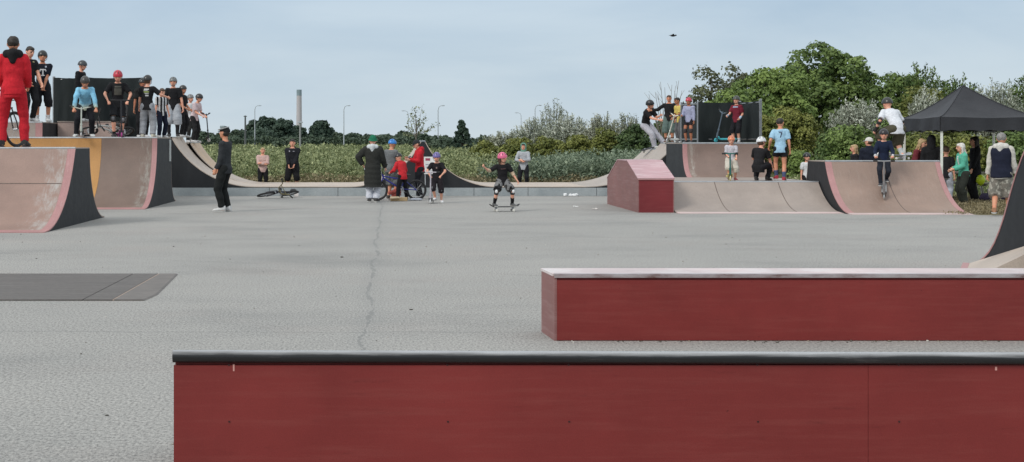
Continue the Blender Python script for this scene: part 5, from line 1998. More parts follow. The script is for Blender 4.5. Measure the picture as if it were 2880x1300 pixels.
person('child in a dark helmet peeping over the black ramp side', at(2029, Y, 0), hpx(383, 0, Y, .98), face=30, top=('short', WHT), bottom=('long', BLK), head=('helmet', (.03, .032, .032, 1)), hs=1.2)
Y = 31.35
person('person in a white t-shirt and olive shorts bending over, seen from behind', at(2250, Y, 1.10), 1.72, face=-148, lean=46, pel=(0, -.06, .41), top=('short', (.72, .74, .78, 1)), bottom=('knee', (.075, .070, .045, 1)), shoes=(.66, .67, .68, 1), loose=2.2,
       head=('helmet', (.03, .03, .028, 1)), ha=(.20, .12, .40), hb=(.16, .22, .40), fa=(.10, .15, .04), fb=(.10, -.04, 0), hs=1.02, hpitch=-6, extras=(('elbowpads', (.02, .02, .02, 1)), ('wristguards', (.02, .02, .02, 1)), ('socks', (.50, .52, .52, 1), .5), ('kneepads', (.025, .025, .026, 1))))
skateboard('pale skateboard under the person bending over on the right ramp', at(2262, 31.3, 1.10), (0, 0, R(35)), (.42, .44, .46, 1), L=.78)
zz = [p for p in arc(28.9, 0, 30.6, 1.06)]


def qz(y):
    for i in range(len(zz) - 1):
        if zz[i][0] <= y <= zz[i + 1][0]:
            return zz[i][1] + (zz[i + 1][1] - zz[i][1]) * (y - zz[i][0]) / (zz[i + 1][0] - zz[i][0]) + .02
    return 0


ya, yb_ = 29.86, 30.28
sl_ = math.atan2(qz(yb_) - qz(ya), yb_ - ya)
person('child in navy with a black helmet riding a scooter down the ramp', (px(2226, 30.05), 30.12, qz(30.12) + .085), 1.25, face=2, lean=14, pel=(0, -.02, .50), top=('long', (.014, .022, .050, 1)), bottom=('long', (.020, .024, .034, 1)), shoes=(.06, .06, .07, 1),
       head=('helmet', (.025, .02, .022, 1)), ha=(.145, .17, .545), hb=(.145, .17, .545), fa=(.04, -.12, .07), fb=(.05, .07, .0), hs=1.24, grip=True, extras=(('wristguards', (.55, .55, .55, 1)),))
scooter('grey scooter on the slope under the child in navy', (px(2224, 30.05), 30.05, qz(30.05)), (sl_ * .7, 0, R(0)), .86, (.25, .25, .25, 1), (.30, .31, .32, 1), (.35, .36, .36, 1), .40, .21, ybar=False)

# ------------------------------------------------------------------ people and things by the tent
person('person with blond hair and dark top behind the right quarter pipe', at(2150, 36.6, 0), hpx(361, 0, 36.6), face=-70, top=('long', (.018, .018, .02, 1)), bottom=('long', BLK), head=('hair', 'blond'), extras=(('longhair', 'blond', .22),))
person('person in a white cap and navy jacket seen from behind', at(2187, 36.2, 0), hpx(343, 0, 36.2, .985), face=190, top=('hoodie', (.014, .018, .032, 1)), bottom=('long', NAVY), head=('cap', (.66, .64, .60, 1)), hyaw=50, fat=1.15)
person('child with blond hair and maroon top bending behind the quarter pipe', at(2300, 34.8, 0), 1.62, face=60, lean=24, top=('long', (.17, .03, .04, 1)), bottom=('long', DGREY), head=('hair', 'blond'), ha=(.08, .2, .55), hb=(.08, .2, .55), extras=(('longhair', 'blond', .2),))
person('person with a white top next to the blond child', at(2320, 35.9, 0), hpx(368, 0, 35.9), face=200, top=('short', (.62, .60, .64, 1)), bottom=('long', DGREY), head=('hair', 'blond'), hs=1.1)
person('person in a black hood seen from behind near the tent pole', at(2343, 34.4, 0), hpx(338, 0, 34.4, .98), face=186, top=('hoodie', BLK), bottom=('long', BLK), head=('hair', 'dark'), extras=(('hood', BLK),))
person('child in a black top and pale jeans by the ramp end', at(2379, 34.2, 0), hpx(364, 0, 34.2), face=170, lean=6, top=('short', (.018, .018, .02, 1)), bottom=('long', (.46, .48, .54, 1)), head=('hair', 'brown'), hs=1.15, loose=1.6)
person('older person with white hair in a turquoise jacket', at(2425, 33.2, 0), hpx(356, 0, 33.2), face=-66, lean=8, top=('hoodie', (.115, .47, .34, 1)), bottom=('long', (.030, .034, .028, 1)), shoes=(.04, .04, .04, 1), head=('hair', 'white'), ha=(.07, .19, .585), hb=(.06, .18, .57),
       loose=1.9, extras=(('longhair', 'white', .27),), hem=-.06, decal=[('shirt_front', (.68, .68, .68, 1), False, [rect(-.018, .018, -.09, .10)])])
person('person dressed in long black standing behind the turquoise jacket', at(2453, 35.2, 0), hpx(340, 0, 35.2), face=-72, top=('hoodie', (.012, .012, .014, 1)), bottom=('long', (.012, .012, .014, 1)), shoes=(.02, .02, .02, 1), head=('hair', 'dark'), extras=(('longhair', 'dark', .2),), ha=(.1, .08, .5), loose=1.8, hem=-.12)
person('person in a navy vest, cream hoodie and camouflage shorts walking away', at(2519, 28.4, 0), hpx(329, 0, 28.4), face=168, top=('hoodie', (.60, .57, .51, 1)), bottom=('knee', (.42, .40, .34, 1)), botkind='camo', botc2=(.22, .20, .17, 1), loose=2.4, shoes=(.34, .17, .09, 1), head=('hair', 'grey'),
       extras=(('vest', (.014, .017, .034, 1)), ('hooddown', (.62, .60, .55, 1))), ha=(.165, .04, .48), hb=(.14, .1, .5), fa=(.06, -.10, .03), fb=(.06, .12, 0), fat=1.06, skin=1)
# ------------------------------------------------------------------ vegetation
def leaf_object(name, P, size, mat, tone, parent=None, aspect=.55, up=.35, off=(0, 0, 0), kind=None, axis=None, rng=RNG, outward=None, jit=.55):
    """many small leaf faces, each its own rhombus; P (n,3), size (n,), tone (n,)"""
    n = len(P)
    nrm = rng.normal(size=(n, 3))
    if outward is not None:
        nrm = outward + nrm * jit
        nrm[:, 2] += .25
    else:
        nrm[:, 2] = np.abs(nrm[:, 2]) + up
    nrm /= np.linalg.norm(nrm, axis=1)[:, None]
    ax = rng.normal(size=(n, 3)) if axis is None else axis + rng.normal(size=(n, 3)) * .35
    ax -= nrm * np.sum(ax * nrm, axis=1)[:, None]
    ax /= (np.linalg.norm(ax, axis=1)[:, None] + 1e-9)
    bx_ = np.cross(nrm, ax)
    s = size[:, None]
    v = np.empty((n, 4, 3))
    v[:, 0] = P - ax * s * .5
    v[:, 1] = P + bx_ * s * .5 * aspect + nrm * s * .08
    v[:, 2] = P + ax * s * .5
    v[:, 3] = P - bx_ * s * .5 * aspect + nrm * s * .08
    v -= np.array(off)
    me = bpy.data.meshes.new(name)
    me.vertices.add(n * 4)
    me.vertices.foreach_set('co', v.ravel())
    me.loops.add(n * 4)
    me.loops.foreach_set('vertex_index', np.arange(n * 4, dtype=np.int32))
    me.polygons.add(n)
    me.polygons.foreach_set('loop_start', np.arange(0, n * 4, 4, dtype=np.int32))
    me.polygons.foreach_set('loop_total', np.full(n, 4, dtype=np.int32))
    a = me.attributes.new('tone', 'FLOAT', 'FACE')
    a.data.foreach_set('value', np.clip(tone, 0, 1).astype(np.float32))
    me.materials.append(mat)
    me.update(calc_edges=True)
    o = bpy.data.objects.new(name, me)
    COL.objects.link(o)
    if parent is not None:
        o.parent = parent
    if kind:
        o['kind'] = kind
    return o


G_BROAD = foliage('leaf_broad', (0.060, 0.103, 0.030, 1), (0.230, 0.316, 0.090, 1))
G_LIGHT = foliage('leaf_light', (0.090, 0.146, 0.038, 1), (0.280, 0.375, 0.103, 1))
G_DARK = foliage('leaf_dark', (0.035, 0.065, 0.025, 1), (0.131, 0.188, 0.062, 1))
G_RUST = foliage('leaf_rust', (0.062, 0.069, 0.035, 1), (0.174, 0.192, 0.093, 1))
G_OLIVE = foliage('leaf_olive', (0.089, 0.111, 0.027, 1), (0.289, 0.301, 0.078, 1))
G_SILVER = foliage('leaf_silver', (0.241, 0.276, 0.201, 1), (0.736, 0.759, 0.655, 1))
G_SILVERD = foliage('leaf_silver_dull', (0.192, 0.216, 0.144, 1), (0.576, 0.588, 0.468, 1))
G_FAR = foliage('leaf_far', (0.031, 0.058, 0.043, 1), (0.079, 0.118, 0.077, 1))
G_FARHEDGE = foliage('leaf_far_hedge', (0.043, 0.072, 0.050, 1), (0.102, 0.138, 0.084, 1))
G_WEED = foliage('leaf_weed', (0.087, 0.125, 0.046, 1), (0.459, 0.490, 0.254, 1))
G_WEEDB = foliage('leaf_weed_blue', (0.083, 0.127, 0.079, 1), (0.341, 0.407, 0.284, 1))
G_DRY = foliage('leaf_dry', (.14, .12, .065, 1), (.42, .35, .21, 1))


def tree(name, label, cat, u, Y, vtop, vbot, halfw, mat, leaf=.16, n=5000, clumps=26, group=None, trunk_r=.14, barkm=None, shape='round', depth=.8, seed=0, fill=1.0, tone_span=.55, flat=False):
    rg = np.random.default_rng(100 + seed)
    rd = random.Random(seed)
    X = px(u, Y)
    zt, zb = pz(vtop, Y), max(.05, pz(vbot, Y))
    W = halfw * Y / F
    D = W * depth
    root = thing(name, label, cat, (X, Y, 0), group)
    cz, hz = (zt + zb) / 2, (zt - zb) / 2
    cl = []
    ga = PI * (3 - math.sqrt(5))
    mref = min(W, hz * 1.5)
    for i in range(clumps):
        # spread over the crown's shell, facing every way; a third of them fill the inside
        zz_ = 1 - 2 * (i + .5) / clumps
        an = i * ga + rg.normal() * .25
        rr = math.sqrt(max(0, 1 - zz_ * zz_))
        p = np.array([math.cos(an) * rr, math.sin(an) * rr, zz_])
        k = rg.uniform(.72, .98) if i % 4 else rg.uniform(.35, .65)
        if shape == 'dome' and p[2] < 0:
            kk = 1 / max(.55, math.sqrt(1 - min(.7, p[2] ** 2)))
            p[0] *= kk
            p[1] *= kk
        if shape == 'cone':
            t = (p[2] + 1) / 2
            kk = (1.06 - t) / max(.35, rr)
            p[0] *= min(1.6, kk)
            p[1] *= min(1.6, kk)
        p = p * k
        cr_ = rg.uniform(.62, 1.15) * (2.25 / math.sqrt(clumps)) * mref * (1 if shape != 'cone' else .6)
        cl.append((p[0] * (W - cr_ * .6), p[1] * (D - cr_ * .6), cz + p[2] * (hz - cr_ * .55), cr_, rg.uniform(.15, .15 + tone_span)))
    P, T, Sz, O = [], [], [], []
    tot = sum(c[3] ** 2 for c in cl)
    for (x, y, z, r, t) in cl:
        k = max(12, int(n * r * r / tot))
        d = rg.normal(size=(k, 3))
        d /= np.linalg.norm(d, axis=1)[:, None]
        d[:, 2] = np.where(d[:, 2] < -.35, -d[:, 2], d[:, 2])
        d[:, 1] = np.where((d[:, 1] > .5) & (y < D * .2), -d[:, 1], d[:, 1])
        rr = r * (rg.uniform(.55, 1.0, k) ** .45) * (1 + .11 * rg.normal(size=k) * fill)
        P.append(np.array([x, y, z]) + d * rr[:, None] * np.array([1, 1, .88]))
        T.append(np.clip(t + rg.normal(size=k) * .15, 0, 1))
        Sz.append(leaf * rg.uniform(.6, 1.35, k))
        O.append(d)
    P, T, Sz, O = map(np.concatenate, (P, T, Sz, O))
    P[:, 2] = np.maximum(P[:, 2], .06)
    leaf_object('crown', P, Sz, mat, T, root, rng=rg, outward=O, aspect=.75)
    b = MB()
    hgt = max(.3, cz - .25 * hz)
    lean_ = rd.uniform(-.06, .06)
    b.tube([(0, 0, -.05), (lean_ * .3, 0, hgt * .35), (lean_, .03, hgt), (lean_ * 1.4, .02, cz + hz * .45)], [trunk_r * 1.25, trunk_r, trunk_r * .75, trunk_r * .25], 9)
    for (x, y, z, r, t) in cl[::max(1, len(cl) // 12)]:
        st = max(.15, min(hgt, z * .62)) * rd.uniform(.7, 1.0)
        b.tube([(lean_ * .6, 0, st), (x * .45, y * .45, st + (z - st) * .6), (x, y, z)], [trunk_r * .45, trunk_r * .3, trunk_r * .10], 6)
    b.build('trunk', barkm or M_BARK, root, smooth=60, local=True)
    return root


def shoots(name, label, cat, u, Y, vtop, vbot, halfw, mat, n_sh=70, leaf=.085, per=46, group=None, seed=0, spread=.5, barkm=None, depth=.8, arch=.25, lean=0.0, bare=.12, tone0=.45):
    """shrub of upright leafy shoots (sea buckthorn, willow, suckering poplar)"""
    n_sh, per = int(n_sh * 1.35), int(per * 1.7)
    rg = np.random.default_rng(500 + seed)
    X = px(u, Y)
    zt = pz(vtop, Y)
    zb = max(.0, pz(vbot, Y))
    W = halfw * Y / F
    root = thing(name, label, cat, (X, Y, 0), group)
    P, T, Sz, A = [], [], [], []
    b = MB()
    for i in range(n_sh):
        a = rg.uniform(0, 2 * PI)
        rr = math.sqrt(rg.uniform(0, 1))
        bx_, by_ = math.cos(a) * rr * W * spread * .5, math.sin(a) * rr * W * depth * spread * .5
        tx, ty_ = math.cos(a) * rr * W + rg.normal() * .1 * W, math.sin(a) * rr * W * depth
        h = zb + (zt - zb) * (1 - .42 * rr ** 2) * (.58 + .46 * rg.uniform(0, 1) ** .8)
        p0 = np.array([bx_, by_, .0])
        p2 = np.array([tx + lean * h, ty_, h])
        p1 = np.array([bx_ * .6 + tx * .4, by_ * .6 + ty_ * .4, h * .55])
        cv = [p0 * (1 - t) ** 2 + 2 * p1 * t * (1 - t) + p2 * t * t for t in np.linspace(0, 1, 7)]
        b.tube([tuple(c) for c in cv], [.022 + .006 * h, .020, .017, .014, .010, .007, .004], 5)
        t = rg.uniform(bare, 1.0, per) ** .85
        q = np.array([p0 * (1 - k) ** 2 + 2 * p1 * k * (1 - k) + p2 * k * k for k in t])
        dd = rg.normal(size=(per, 3))
        dd /= np.linalg.norm(dd, axis=1)[:, None]
        q = q + dd * (leaf * rg.uniform(.4, 2.6, per) * (1.25 - t * .75))[:, None]
        P.append(q)
        tb = tone0 + rg.normal() * .2
        T.append(np.clip(tb + rg.normal(size=per) * .15 + (t - .5) * .0, 0, 1))
        Sz.append(leaf * rg.uniform(.9, 2.0, per))
        ax_ = np.tile((p2 - p0) / np.linalg.norm(p2 - p0), (per, 1)) + dd * .6
        A.append(ax_)
    P, T, Sz, A = map(np.concatenate, (P, T, Sz, A))
    P[:, 2] = np.maximum(P[:, 2], .04)
    leaf_object('crown', P, Sz, mat, T, root, aspect=.36, axis=A, up=.1, rng=rg)
    b.build('stems', barkm or M_BARK, root, smooth=70, local=True)
    return root


# tall weeds and reeds between the yard and the trees: nobody could count them
def weeds(name, n, xr, yr, h0, h1, mat, seed, leaf=.085, dens=None, drymix=0.0, hfun=None, per=(10, 17)):
    rg = np.random.default_rng(seed)
    P, T, Sz, A = [], [], [], []
    for i in range(n):
        y = yr[0] * (yr[1] / yr[0]) ** rg.uniform(0, 1)
        uu = rg.uniform(xr[0], xr[1])
        x = px(uu, y)
        m = noise.noise((x * .22, y * .22, seed)) * .5 + .5
        m2 = noise.noise((x * .9, y * .9, seed + 9)) * .5 + .5
        h = (h0 + (h1 - h0) * (m * .5 + ((m2 - .5) * 1.6 + .5) * .5)) * rg.uniform(.68, 1.18)
        if hfun:
            h *= hfun(uu, y)
        if h < .02:
            continue
        k = int(rg.uniform(*per))
        t = rg.uniform(.06, 1, k) ** .8
        sway = rg.normal(size=2) * .16 * h
        sc = 1 + (y - yr[0]) / 60
        q = np.stack([x + sway[0] * t * t + rg.normal(size=k) * .09 * sc, y + sway[1] * t * t + rg.normal(size=k) * .09, t * h], 1)
        P.append(q)
        T.append(np.clip(.06 + .70 * ((m2 - .5) * 1.7 + .5) * .75 + .16 * m + rg.normal() * .19 + rg.normal(size=k) * .13, 0, 1))
        Sz.append(leaf * sc * rg.uniform(.8, 2.1, k))
        a = rg.normal(size=(k, 3)) * .75
        a[:, 2] += 1.0
        A.append(a)
    P, T, Sz, A = map(np.concatenate, (P, T, Sz, A))
    return leaf_object(name, P, Sz, mat, T, None, aspect=.34, axis=A, up=.15, kind='stuff', rng=rg)


weeds('weeds', 8600, (480, 1330), (46.0, 120), .72, 1.16, G_WEED, 3)
weeds('dry_grass', 2200, (480, 1560), (45.2, 48), .18, .55, G_DRY, 5, leaf=.07, per=(6, 10))
weeds('reeds', 3600, (1215, 1620), (46.0, 56), .65, 1.15, G_WEEDB, 7, hfun=lambda u, y: .75 + .35 * min(1, max(0, (u - 1200) / 250)))
weeds('verge_weeds', 1500, (1990, 2640), (37.5, 46), .18, .6, G_WEED, 12, leaf=.07)
weeds('verge_grass', 3600, (2380, 2620), (28.9, 38), .03, .11, G_DRY, 15, leaf=.035, per=(3, 6))
weeds('field', 2600, (480, 1300), (118, 250), .9, 1.35, G_WEED, 21, leaf=.16, per=(6, 10))

# far belt of trees and hedge
far = [  # u, Y, vtop, halfw
    (598, 255, 327, 34), (640, 250, 300, 26), (672, 246, 292, 36), (712, 243, 298, 34), (660, 240, 322, 40), (748, 250, 316, 30),
    (806, 236, 298, 33), (778, 246, 338, 24), (846, 252, 334, 30), (888, 258, 336, 34), (930, 256, 340, 34), (974, 252, 338, 36),
    (1018, 250, 333, 34), (1062, 254, 338, 34), (1104, 250, 341, 32), (560, 262, 336, 30), (520, 262, 334, 34)]
FL = ['low dark tree at the left end of the far tree belt', 'dark tree with a peaked crown left of the chimney', 'tall rounded dark tree left of the chimney', 'broad dark tree next left of the chimney',
      'low dark tree in front of the far tall clump', 'dark tree right at the foot of the chimney', 'solitary round dark tree right of the chimney', 'low far bush between the chimney and the round tree',
      'low hedge tree right of the round dark tree', 'second low hedge tree right of the round dark tree', 'hedge tree behind the dark padded coat', 'hedge tree behind the bright blue helmet',
      'hedge tree behind the thin sapling', 'hedge tree right of the thin sapling', 'hedge tree left of the small dark spruce', 'far hedge tree behind the lone standing person', 'far hedge tree right of the left ramp crowd']
for i, (u, Yf, vt, hw) in enumerate(far):
    tall_ = vt < 325
    tree('far_tree', FL[i], 'tree', u, Yf, vt, 372, hw, G_FAR if tall_ else G_FARHEDGE, leaf=.62, n=3200 if tall_ else 2000, clumps=30, group='far tree belt', trunk_r=.3, seed=40 + i, depth=.7, shape='dome', tone_span=.45)
# the low continuous hedge in front of the far belt
rg = np.random.default_rng(77)
Yh = 232
n = 9000
uu = rg.uniform(470, 1260, n)
tp = np.array([346 + 7 * noise.noise((q * .035, 0, 0)) + 4 * noise.noise((q * .11, 3, 0)) for q in uu])
vv_ = tp + (376 - tp) * rg.uniform(0, 1, n) ** 1.1
yy = Yh + rg.normal(size=n) * 1.6
Ph = np.stack([(uu - U0) * yy / F, yy, CAM_H + (VH - vv_) * yy / F], 1)
hd = thing('hedge', 'long low dark hedge running across the field before the far trees', 'hedge', (px(860, Yh), Yh, 0))
leaf_object('crown', Ph, rg.uniform(.3, .75, n), G_FARHEDGE, np.clip(.45 + .3 * np.array([noise.noise((q[0] * .3, q[2] * .9, 5)) for q in Ph]) + rg.normal(size=n) * .14, 0, 1), hd, off=(px(860, Yh), Yh, 0), rng=rg)
b = MB()
for q in range(500, 1250, 24):
    b.tube([(px(q, Yh) - px(860, Yh), 0, -.1), (px(q, Yh) - px(860, Yh) + .2, 0, .9), (px(q, Yh) - px(860, Yh) - .1, .1, 1.6)], [.08, .06, .03], 6)
b.build('stems', M_BARK, hd, local=True)
tree('spruce', 'small dark pointed spruce right of the hedge', 'tree', 1162, 118, 296, 392, 34, G_FAR, leaf=.26, n=3200, clumps=44, shape='cone', trunk_r=.14, seed=71)
tree('bush', 'grey green bush left of the spruce over the reeds', 'shrub', 1118, 122, 349, 392, 46, G_FARHEDGE, leaf=.28, n=1500, clumps=16, seed=72, shape='dome', trunk_r=.1)
tree('bush', 'round bush in the field between the two standing people', 'shrub', 703, 150, 354, 374, 17, G_FARHEDGE, leaf=.3, n=700, clumps=10, seed=73, shape='dome', trunk_r=.1)

# thin sapling in the middle
sx_, sY = 1046, 74
root = thing('sapling', 'thin pale sapling with sparse leaves in the middle distance', 'tree', (px(sx_, sY), sY, 0))
rg = np.random.default_rng(8)
b = MB()
tips = [(1044, 272), (1062, 268), (1030, 300), (1072, 290), (1024, 318), (1056, 300), (1102, 312), (1090, 322), (1036, 284), (1066, 312), (1018, 336)]
zf = pz(345, sY)
b.tube([(0, 0, 0), (.03, 0, zf * .6), (0, 0, zf), (.05, 0, pz(300, sY))], [.06, .05, .04, .02], 7)
P = []
for (u, v) in tips:
    tx, tz = px(u, sY) - px(sx_, sY), pz(v, sY)
    y_ = rg.uniform(-.5, .5)
    s0 = (0, 0, zf + (tz - zf) * rg.uniform(0, .35))
    b.tube([s0, (tx * .5, y_ * .5, s0[2] + (tz - s0[2]) * .45), (tx, y_, tz)], [.02, .014, .006], 5)
    for _ in range(24):
        t = rg.uniform(.35, 1.05)
        P.append((s0[0] + (tx - s0[0]) * t + rg.normal() * .09, y_ * t + rg.normal() * .09, s0[2] + (tz - s0[2]) * t + rg.normal() * .09))
P = np.array(P)
leaf_object('crown', P, rg.uniform(.08, .2, len(P)), foliage('leaf_sapling', (.11, .135, .06, 1), (.34, .37, .20, 1)), rg.uniform(.1, .9, len(P)), root, rng=rg)
b.build('trunk', M_BARKPALE, root, smooth=60, local=True)

# silver shrubs and olive bushes in the centre right
shoots('silver_shrub', 'silvery leaved shrub at the left end of the pale thicket', 'shrub', 1268, 66, 326, 392, 52, G_SILVERD, 80, .085, 50, 'silver shrubs of the central thicket', 1)
shoots('silver_shrub', 'silvery leaved shrub behind the green hooded person', 'shrub', 1345, 64, 296, 392, 58, G_SILVER, 95, .085, 54, 'silver shrubs of the central thicket', 2, tone0=.35)
shoots('silver_shrub', 'pale silvery shrub in the middle of the thicket', 'shrub', 1432, 63, 284, 392, 60, G_SILVER, 105, .085, 56, 'silver shrubs of the central thicket', 3, tone0=.42)
shoots('silver_shrub', 'silvery shrub with upright tips left of the dark bush', 'shrub', 1512, 62, 284, 392, 52, G_SILVERD, 95, .085, 56, 'silver shrubs of the central thicket', 4)
shoots('silver_shrub', 'greyish shrub top behind the person dropping in', 'shrub', 1580, 66, 286, 392, 46, G_SILVERD, 80, .09, 50, 'silver shrubs of the central thicket', 5, tone0=.3)
shoots('willow', 'tall thin silvery willow sapling rising above the thicket', 'tree', 1392, 70, 246, 330, 40, G_SILVER, 26, .085, 26, None, 6, spread=.25, bare=.45, tone0=.3)
for i, (u, Yb, vt, hw, lb, m_) in enumerate((
        (1222, 57, 352, 44, 'olive bush at the left end of the thicket', G_OLIVE), (1300, 55, 343, 50, 'olive bush left behind the green hooded person', G_OLIVE), (1378, 55, 338, 52, 'olive bush right of the green hooded person', G_OLIVE),
        (1452, 54, 336, 50, 'olive bush in the middle of the thicket', G_OLIVE), (1525, 53, 318, 48, 'yellowish olive bush left of the dark bush', G_OLIVE), (1598, 52, 302, 52, 'dark green bush under the person dropping in', G_DARK),
        (1662, 54, 300, 40, 'dark bush behind the black jumper on the right platform', G_DARK))):
    tree('bush', lb, 'shrub', u, Yb, vt, 470, hw, m_, leaf=.10, n=5200, clumps=34, seed=90 + i, shape='dome', trunk_r=.05, depth=.7, tone_span=.5)
# bare upright twigs
root = thing('bare_shrub', 'bare upright twigs rising left of the right platform', 'shrub', (px(1680, 52), 52, 0))
b = MB()
rg = np.random.default_rng(31)
for (u, v) in ((1630, 238), (1641, 256), (1662, 206), (1672, 220), (1688, 214), (1707, 203), (1700, 216), (1654, 236), (1714, 228), (1646, 232)):
    x1 = px(u, 52) - px(1680, 52)
    z1 = pz(v, 52)
    b.tube([(x1 * .25, rg.uniform(-.3, .3), 0), (x1 * .5, 0, z1 * .6), (x1, rg.uniform(-.2, .2), z1)], [.02, .016, .006], 5)
    for _ in range(3):
        t = rg.uniform(.6, .95)
        b.tube([(x1 * (.5 + (t - .6) * 1.25), 0, z1 * t), (x1 * t + rg.normal() * .15, rg.normal() * .1, z1 * (t + .08))], [.008, .004], 4)
b.build('stems', M_BARKPALE, root, smooth=60, local=True)

# the big trees on the right
tree('broadleaf_tree', 'biggest rounded green tree with clumped foliage on the right', 'tree', 2082, 74, 106, 400, 142, G_BROAD, leaf=.19, n=20000, clumps=110, seed=1, trunk_r=.3, shape='dome', tone_span=.6)
tree('broadleaf_tree', 'lighter green tree at the left shoulder of the biggest tree', 'tree', 1940, 70, 160, 400, 118, G_LIGHT, leaf=.18, n=15000, clumps=90, seed=2, trunk_r=.22, shape='dome', tone_span=.6)
tree('broadleaf_tree', 'bright green low tree behind the right windbreak', 'tree', 1838, 66, 208, 420, 80, G_LIGHT, leaf=.16, n=7000, clumps=36, seed=3, trunk_r=.16, shape='dome')
tree('broadleaf_tree', 'loose reddish brown tree at the left of the big trees', 'tree', 1785, 76, 156, 400, 60, G_RUST, leaf=.17, n=2300, clumps=24, seed=4, trunk_r=.14, fill=1.5)
tree('broadleaf_tree', 'dark rust tinted tree behind the light green tree', 'tree', 1862, 80, 150, 380, 66, G_RUST, leaf=.18, n=3000, clumps=26, seed=14, trunk_r=.16, fill=1.4)
tree('broadleaf_tree', 'mid green tree at the right shoulder of the biggest tree', 'tree', 2258, 72, 166, 400, 86, G_BROAD, leaf=.17, n=8000, clumps=40, seed=5, trunk_r=.2, tone_span=.45)
shoots('poplar_thicket', 'dark green thicket with upright shoots left of the tent peak', 'tree', 2322, 70, 160, 360, 74, G_BROAD, 110, .13, 70, None, 21, spread=.7, tone0=.3)
shoots('poplar_thicket', 'dark green thicket with upright shoots right behind the tent peak', 'tree', 2410, 72, 184, 360, 70, G_BROAD, 95, .13, 66, None, 22, spread=.7, tone0=.32)
shoots('silver_shrub', 'tall silver leaved shrub behind the right half of the tent', 'shrub', 2508, 64, 196, 360, 66, G_SILVER, 110, .10, 60, None, 23, spread=.6, tone0=.28)
shoots('poplar_thicket', 'green thicket with upright shoots at the right edge', 'tree', 2572, 72, 190, 360, 66, G_BROAD, 90, .13, 60, None, 26, spread=.7, tone0=.35)
shoots('silver_shrub', 'white leaved shrub left of the tent roof', 'shrub', 2330, 56, 216, 330, 46, G_SILVER, 60, .085, 50, None, 24, spread=.5, tone0=.5)
shoots('silver_shrub', 'white leaved shrub between the blue shirt and the bending skater', 'shrub', 2160, 54, 246, 360, 74, G_SILVER, 110, .08, 60, None, 25, spread=.55, tone0=.48)
tree('bush', 'olive brown bush between tent and biggest tree', 'shrub', 2330, 60, 220, 420, 92, G_OLIVE, leaf=.12, n=9000, clumps=44, seed=31, shape='dome', trunk_r=.08, tone_span=.4)
tree('bush', 'olive bush right behind the blue football shirt', 'shrub', 1985, 56, 262, 470, 84, G_OLIVE, leaf=.115, n=9000, clumps=44, seed=32, shape='dome', trunk_r=.08)
tree('bush', 'green bush under the white leaved shrub', 'shrub', 2130, 51, 310, 480, 82, G_BROAD, leaf=.11, n=7500, clumps=40, seed=33, shape='dome', trunk_r=.06)
tree('bush', 'mid green bush left of the tent', 'shrub', 2240, 50, 300, 480, 70, G_BROAD, leaf=.11, n=6500, clumps=36, seed=34, shape='dome', trunk_r=.06)
tree('bush', 'small yellow green bush right of the blue football shirt', 'shrub', 2015, 47, 372, 480, 34, G_LIGHT, leaf=.10, n=2200, clumps=18, seed=35, shape='dome', trunk_r=.04)
tree('bush', 'shaded green bush behind the people under the tent', 'shrub', 2330, 47, 330, 480, 84, G_OLIVE, leaf=.11, n=6500, clumps=36, seed=36, shape='dome', trunk_r=.06)
tree('bush', 'green bush behind the turquoise jacket', 'shrub', 2440, 47, 336, 480, 80, G_OLIVE, leaf=.11, n=6500, clumps=36, seed=37, shape='dome', trunk_r=.06)
tree('bush', 'green bush at the right edge behind the navy vest', 'shrub', 2555, 46, 326, 480, 80, G_BROAD, leaf=.11, n=6500, clumps=36, seed=38, shape='dome', trunk_r=.06)
tree('bush', 'dark bush behind the black windbreak on the right', 'shrub', 1765, 56, 262, 470, 66, G_DARK, leaf=.115, n=5500, clumps=34, seed=39, shape='dome', trunk_r=.06)
tree('bush', 'olive bush between windbreak and blue football shirt', 'shrub', 1925, 53, 268, 470, 50, G_OLIVE, leaf=.115, n=5000, clumps=30, seed=44, shape='dome', trunk_r=.06)

# ------------------------------------------------------------------ chimney, lamps, bird
ch = thing('chimney', 'tall pale factory chimney with a grey green top band far away', 'chimney', (px(752.5, 900), 900, 0))
cm = NT('chimney_hazed')
nn = cm.noise(.09, 5, .6, cm.obj((1, 1, .25)))
M_CH = cm.done(cm.ramp(nn, [(.3, (.44, .415, .425, 1)), (.7, (.54, .51, .52, 1))]), .8)  # distance haze painted into the shaft's pale colour
b = MB()
zc = pz(226, 900)
zb_ = pz(241, 900)
b.tube([(0, 0, 0), (0, 0, zb_ * .5), (0, 0, zb_)], [1.95, 1.78, 1.62], 24)
b.build('shaft', M_CH, ch, smooth=40, local=True)
b = MB()
b.tube([(0, 0, zb_), (0, 0, zc)], [1.66, 1.64], 24)
b.build('top_band', plain('chimney_band', (.23, .30, .33, 1), .7, 0, .1, .5), ch, smooth=40, local=True)
lm = plain('lamp_steel', (.42, .46, .49, 1), .6, 0)
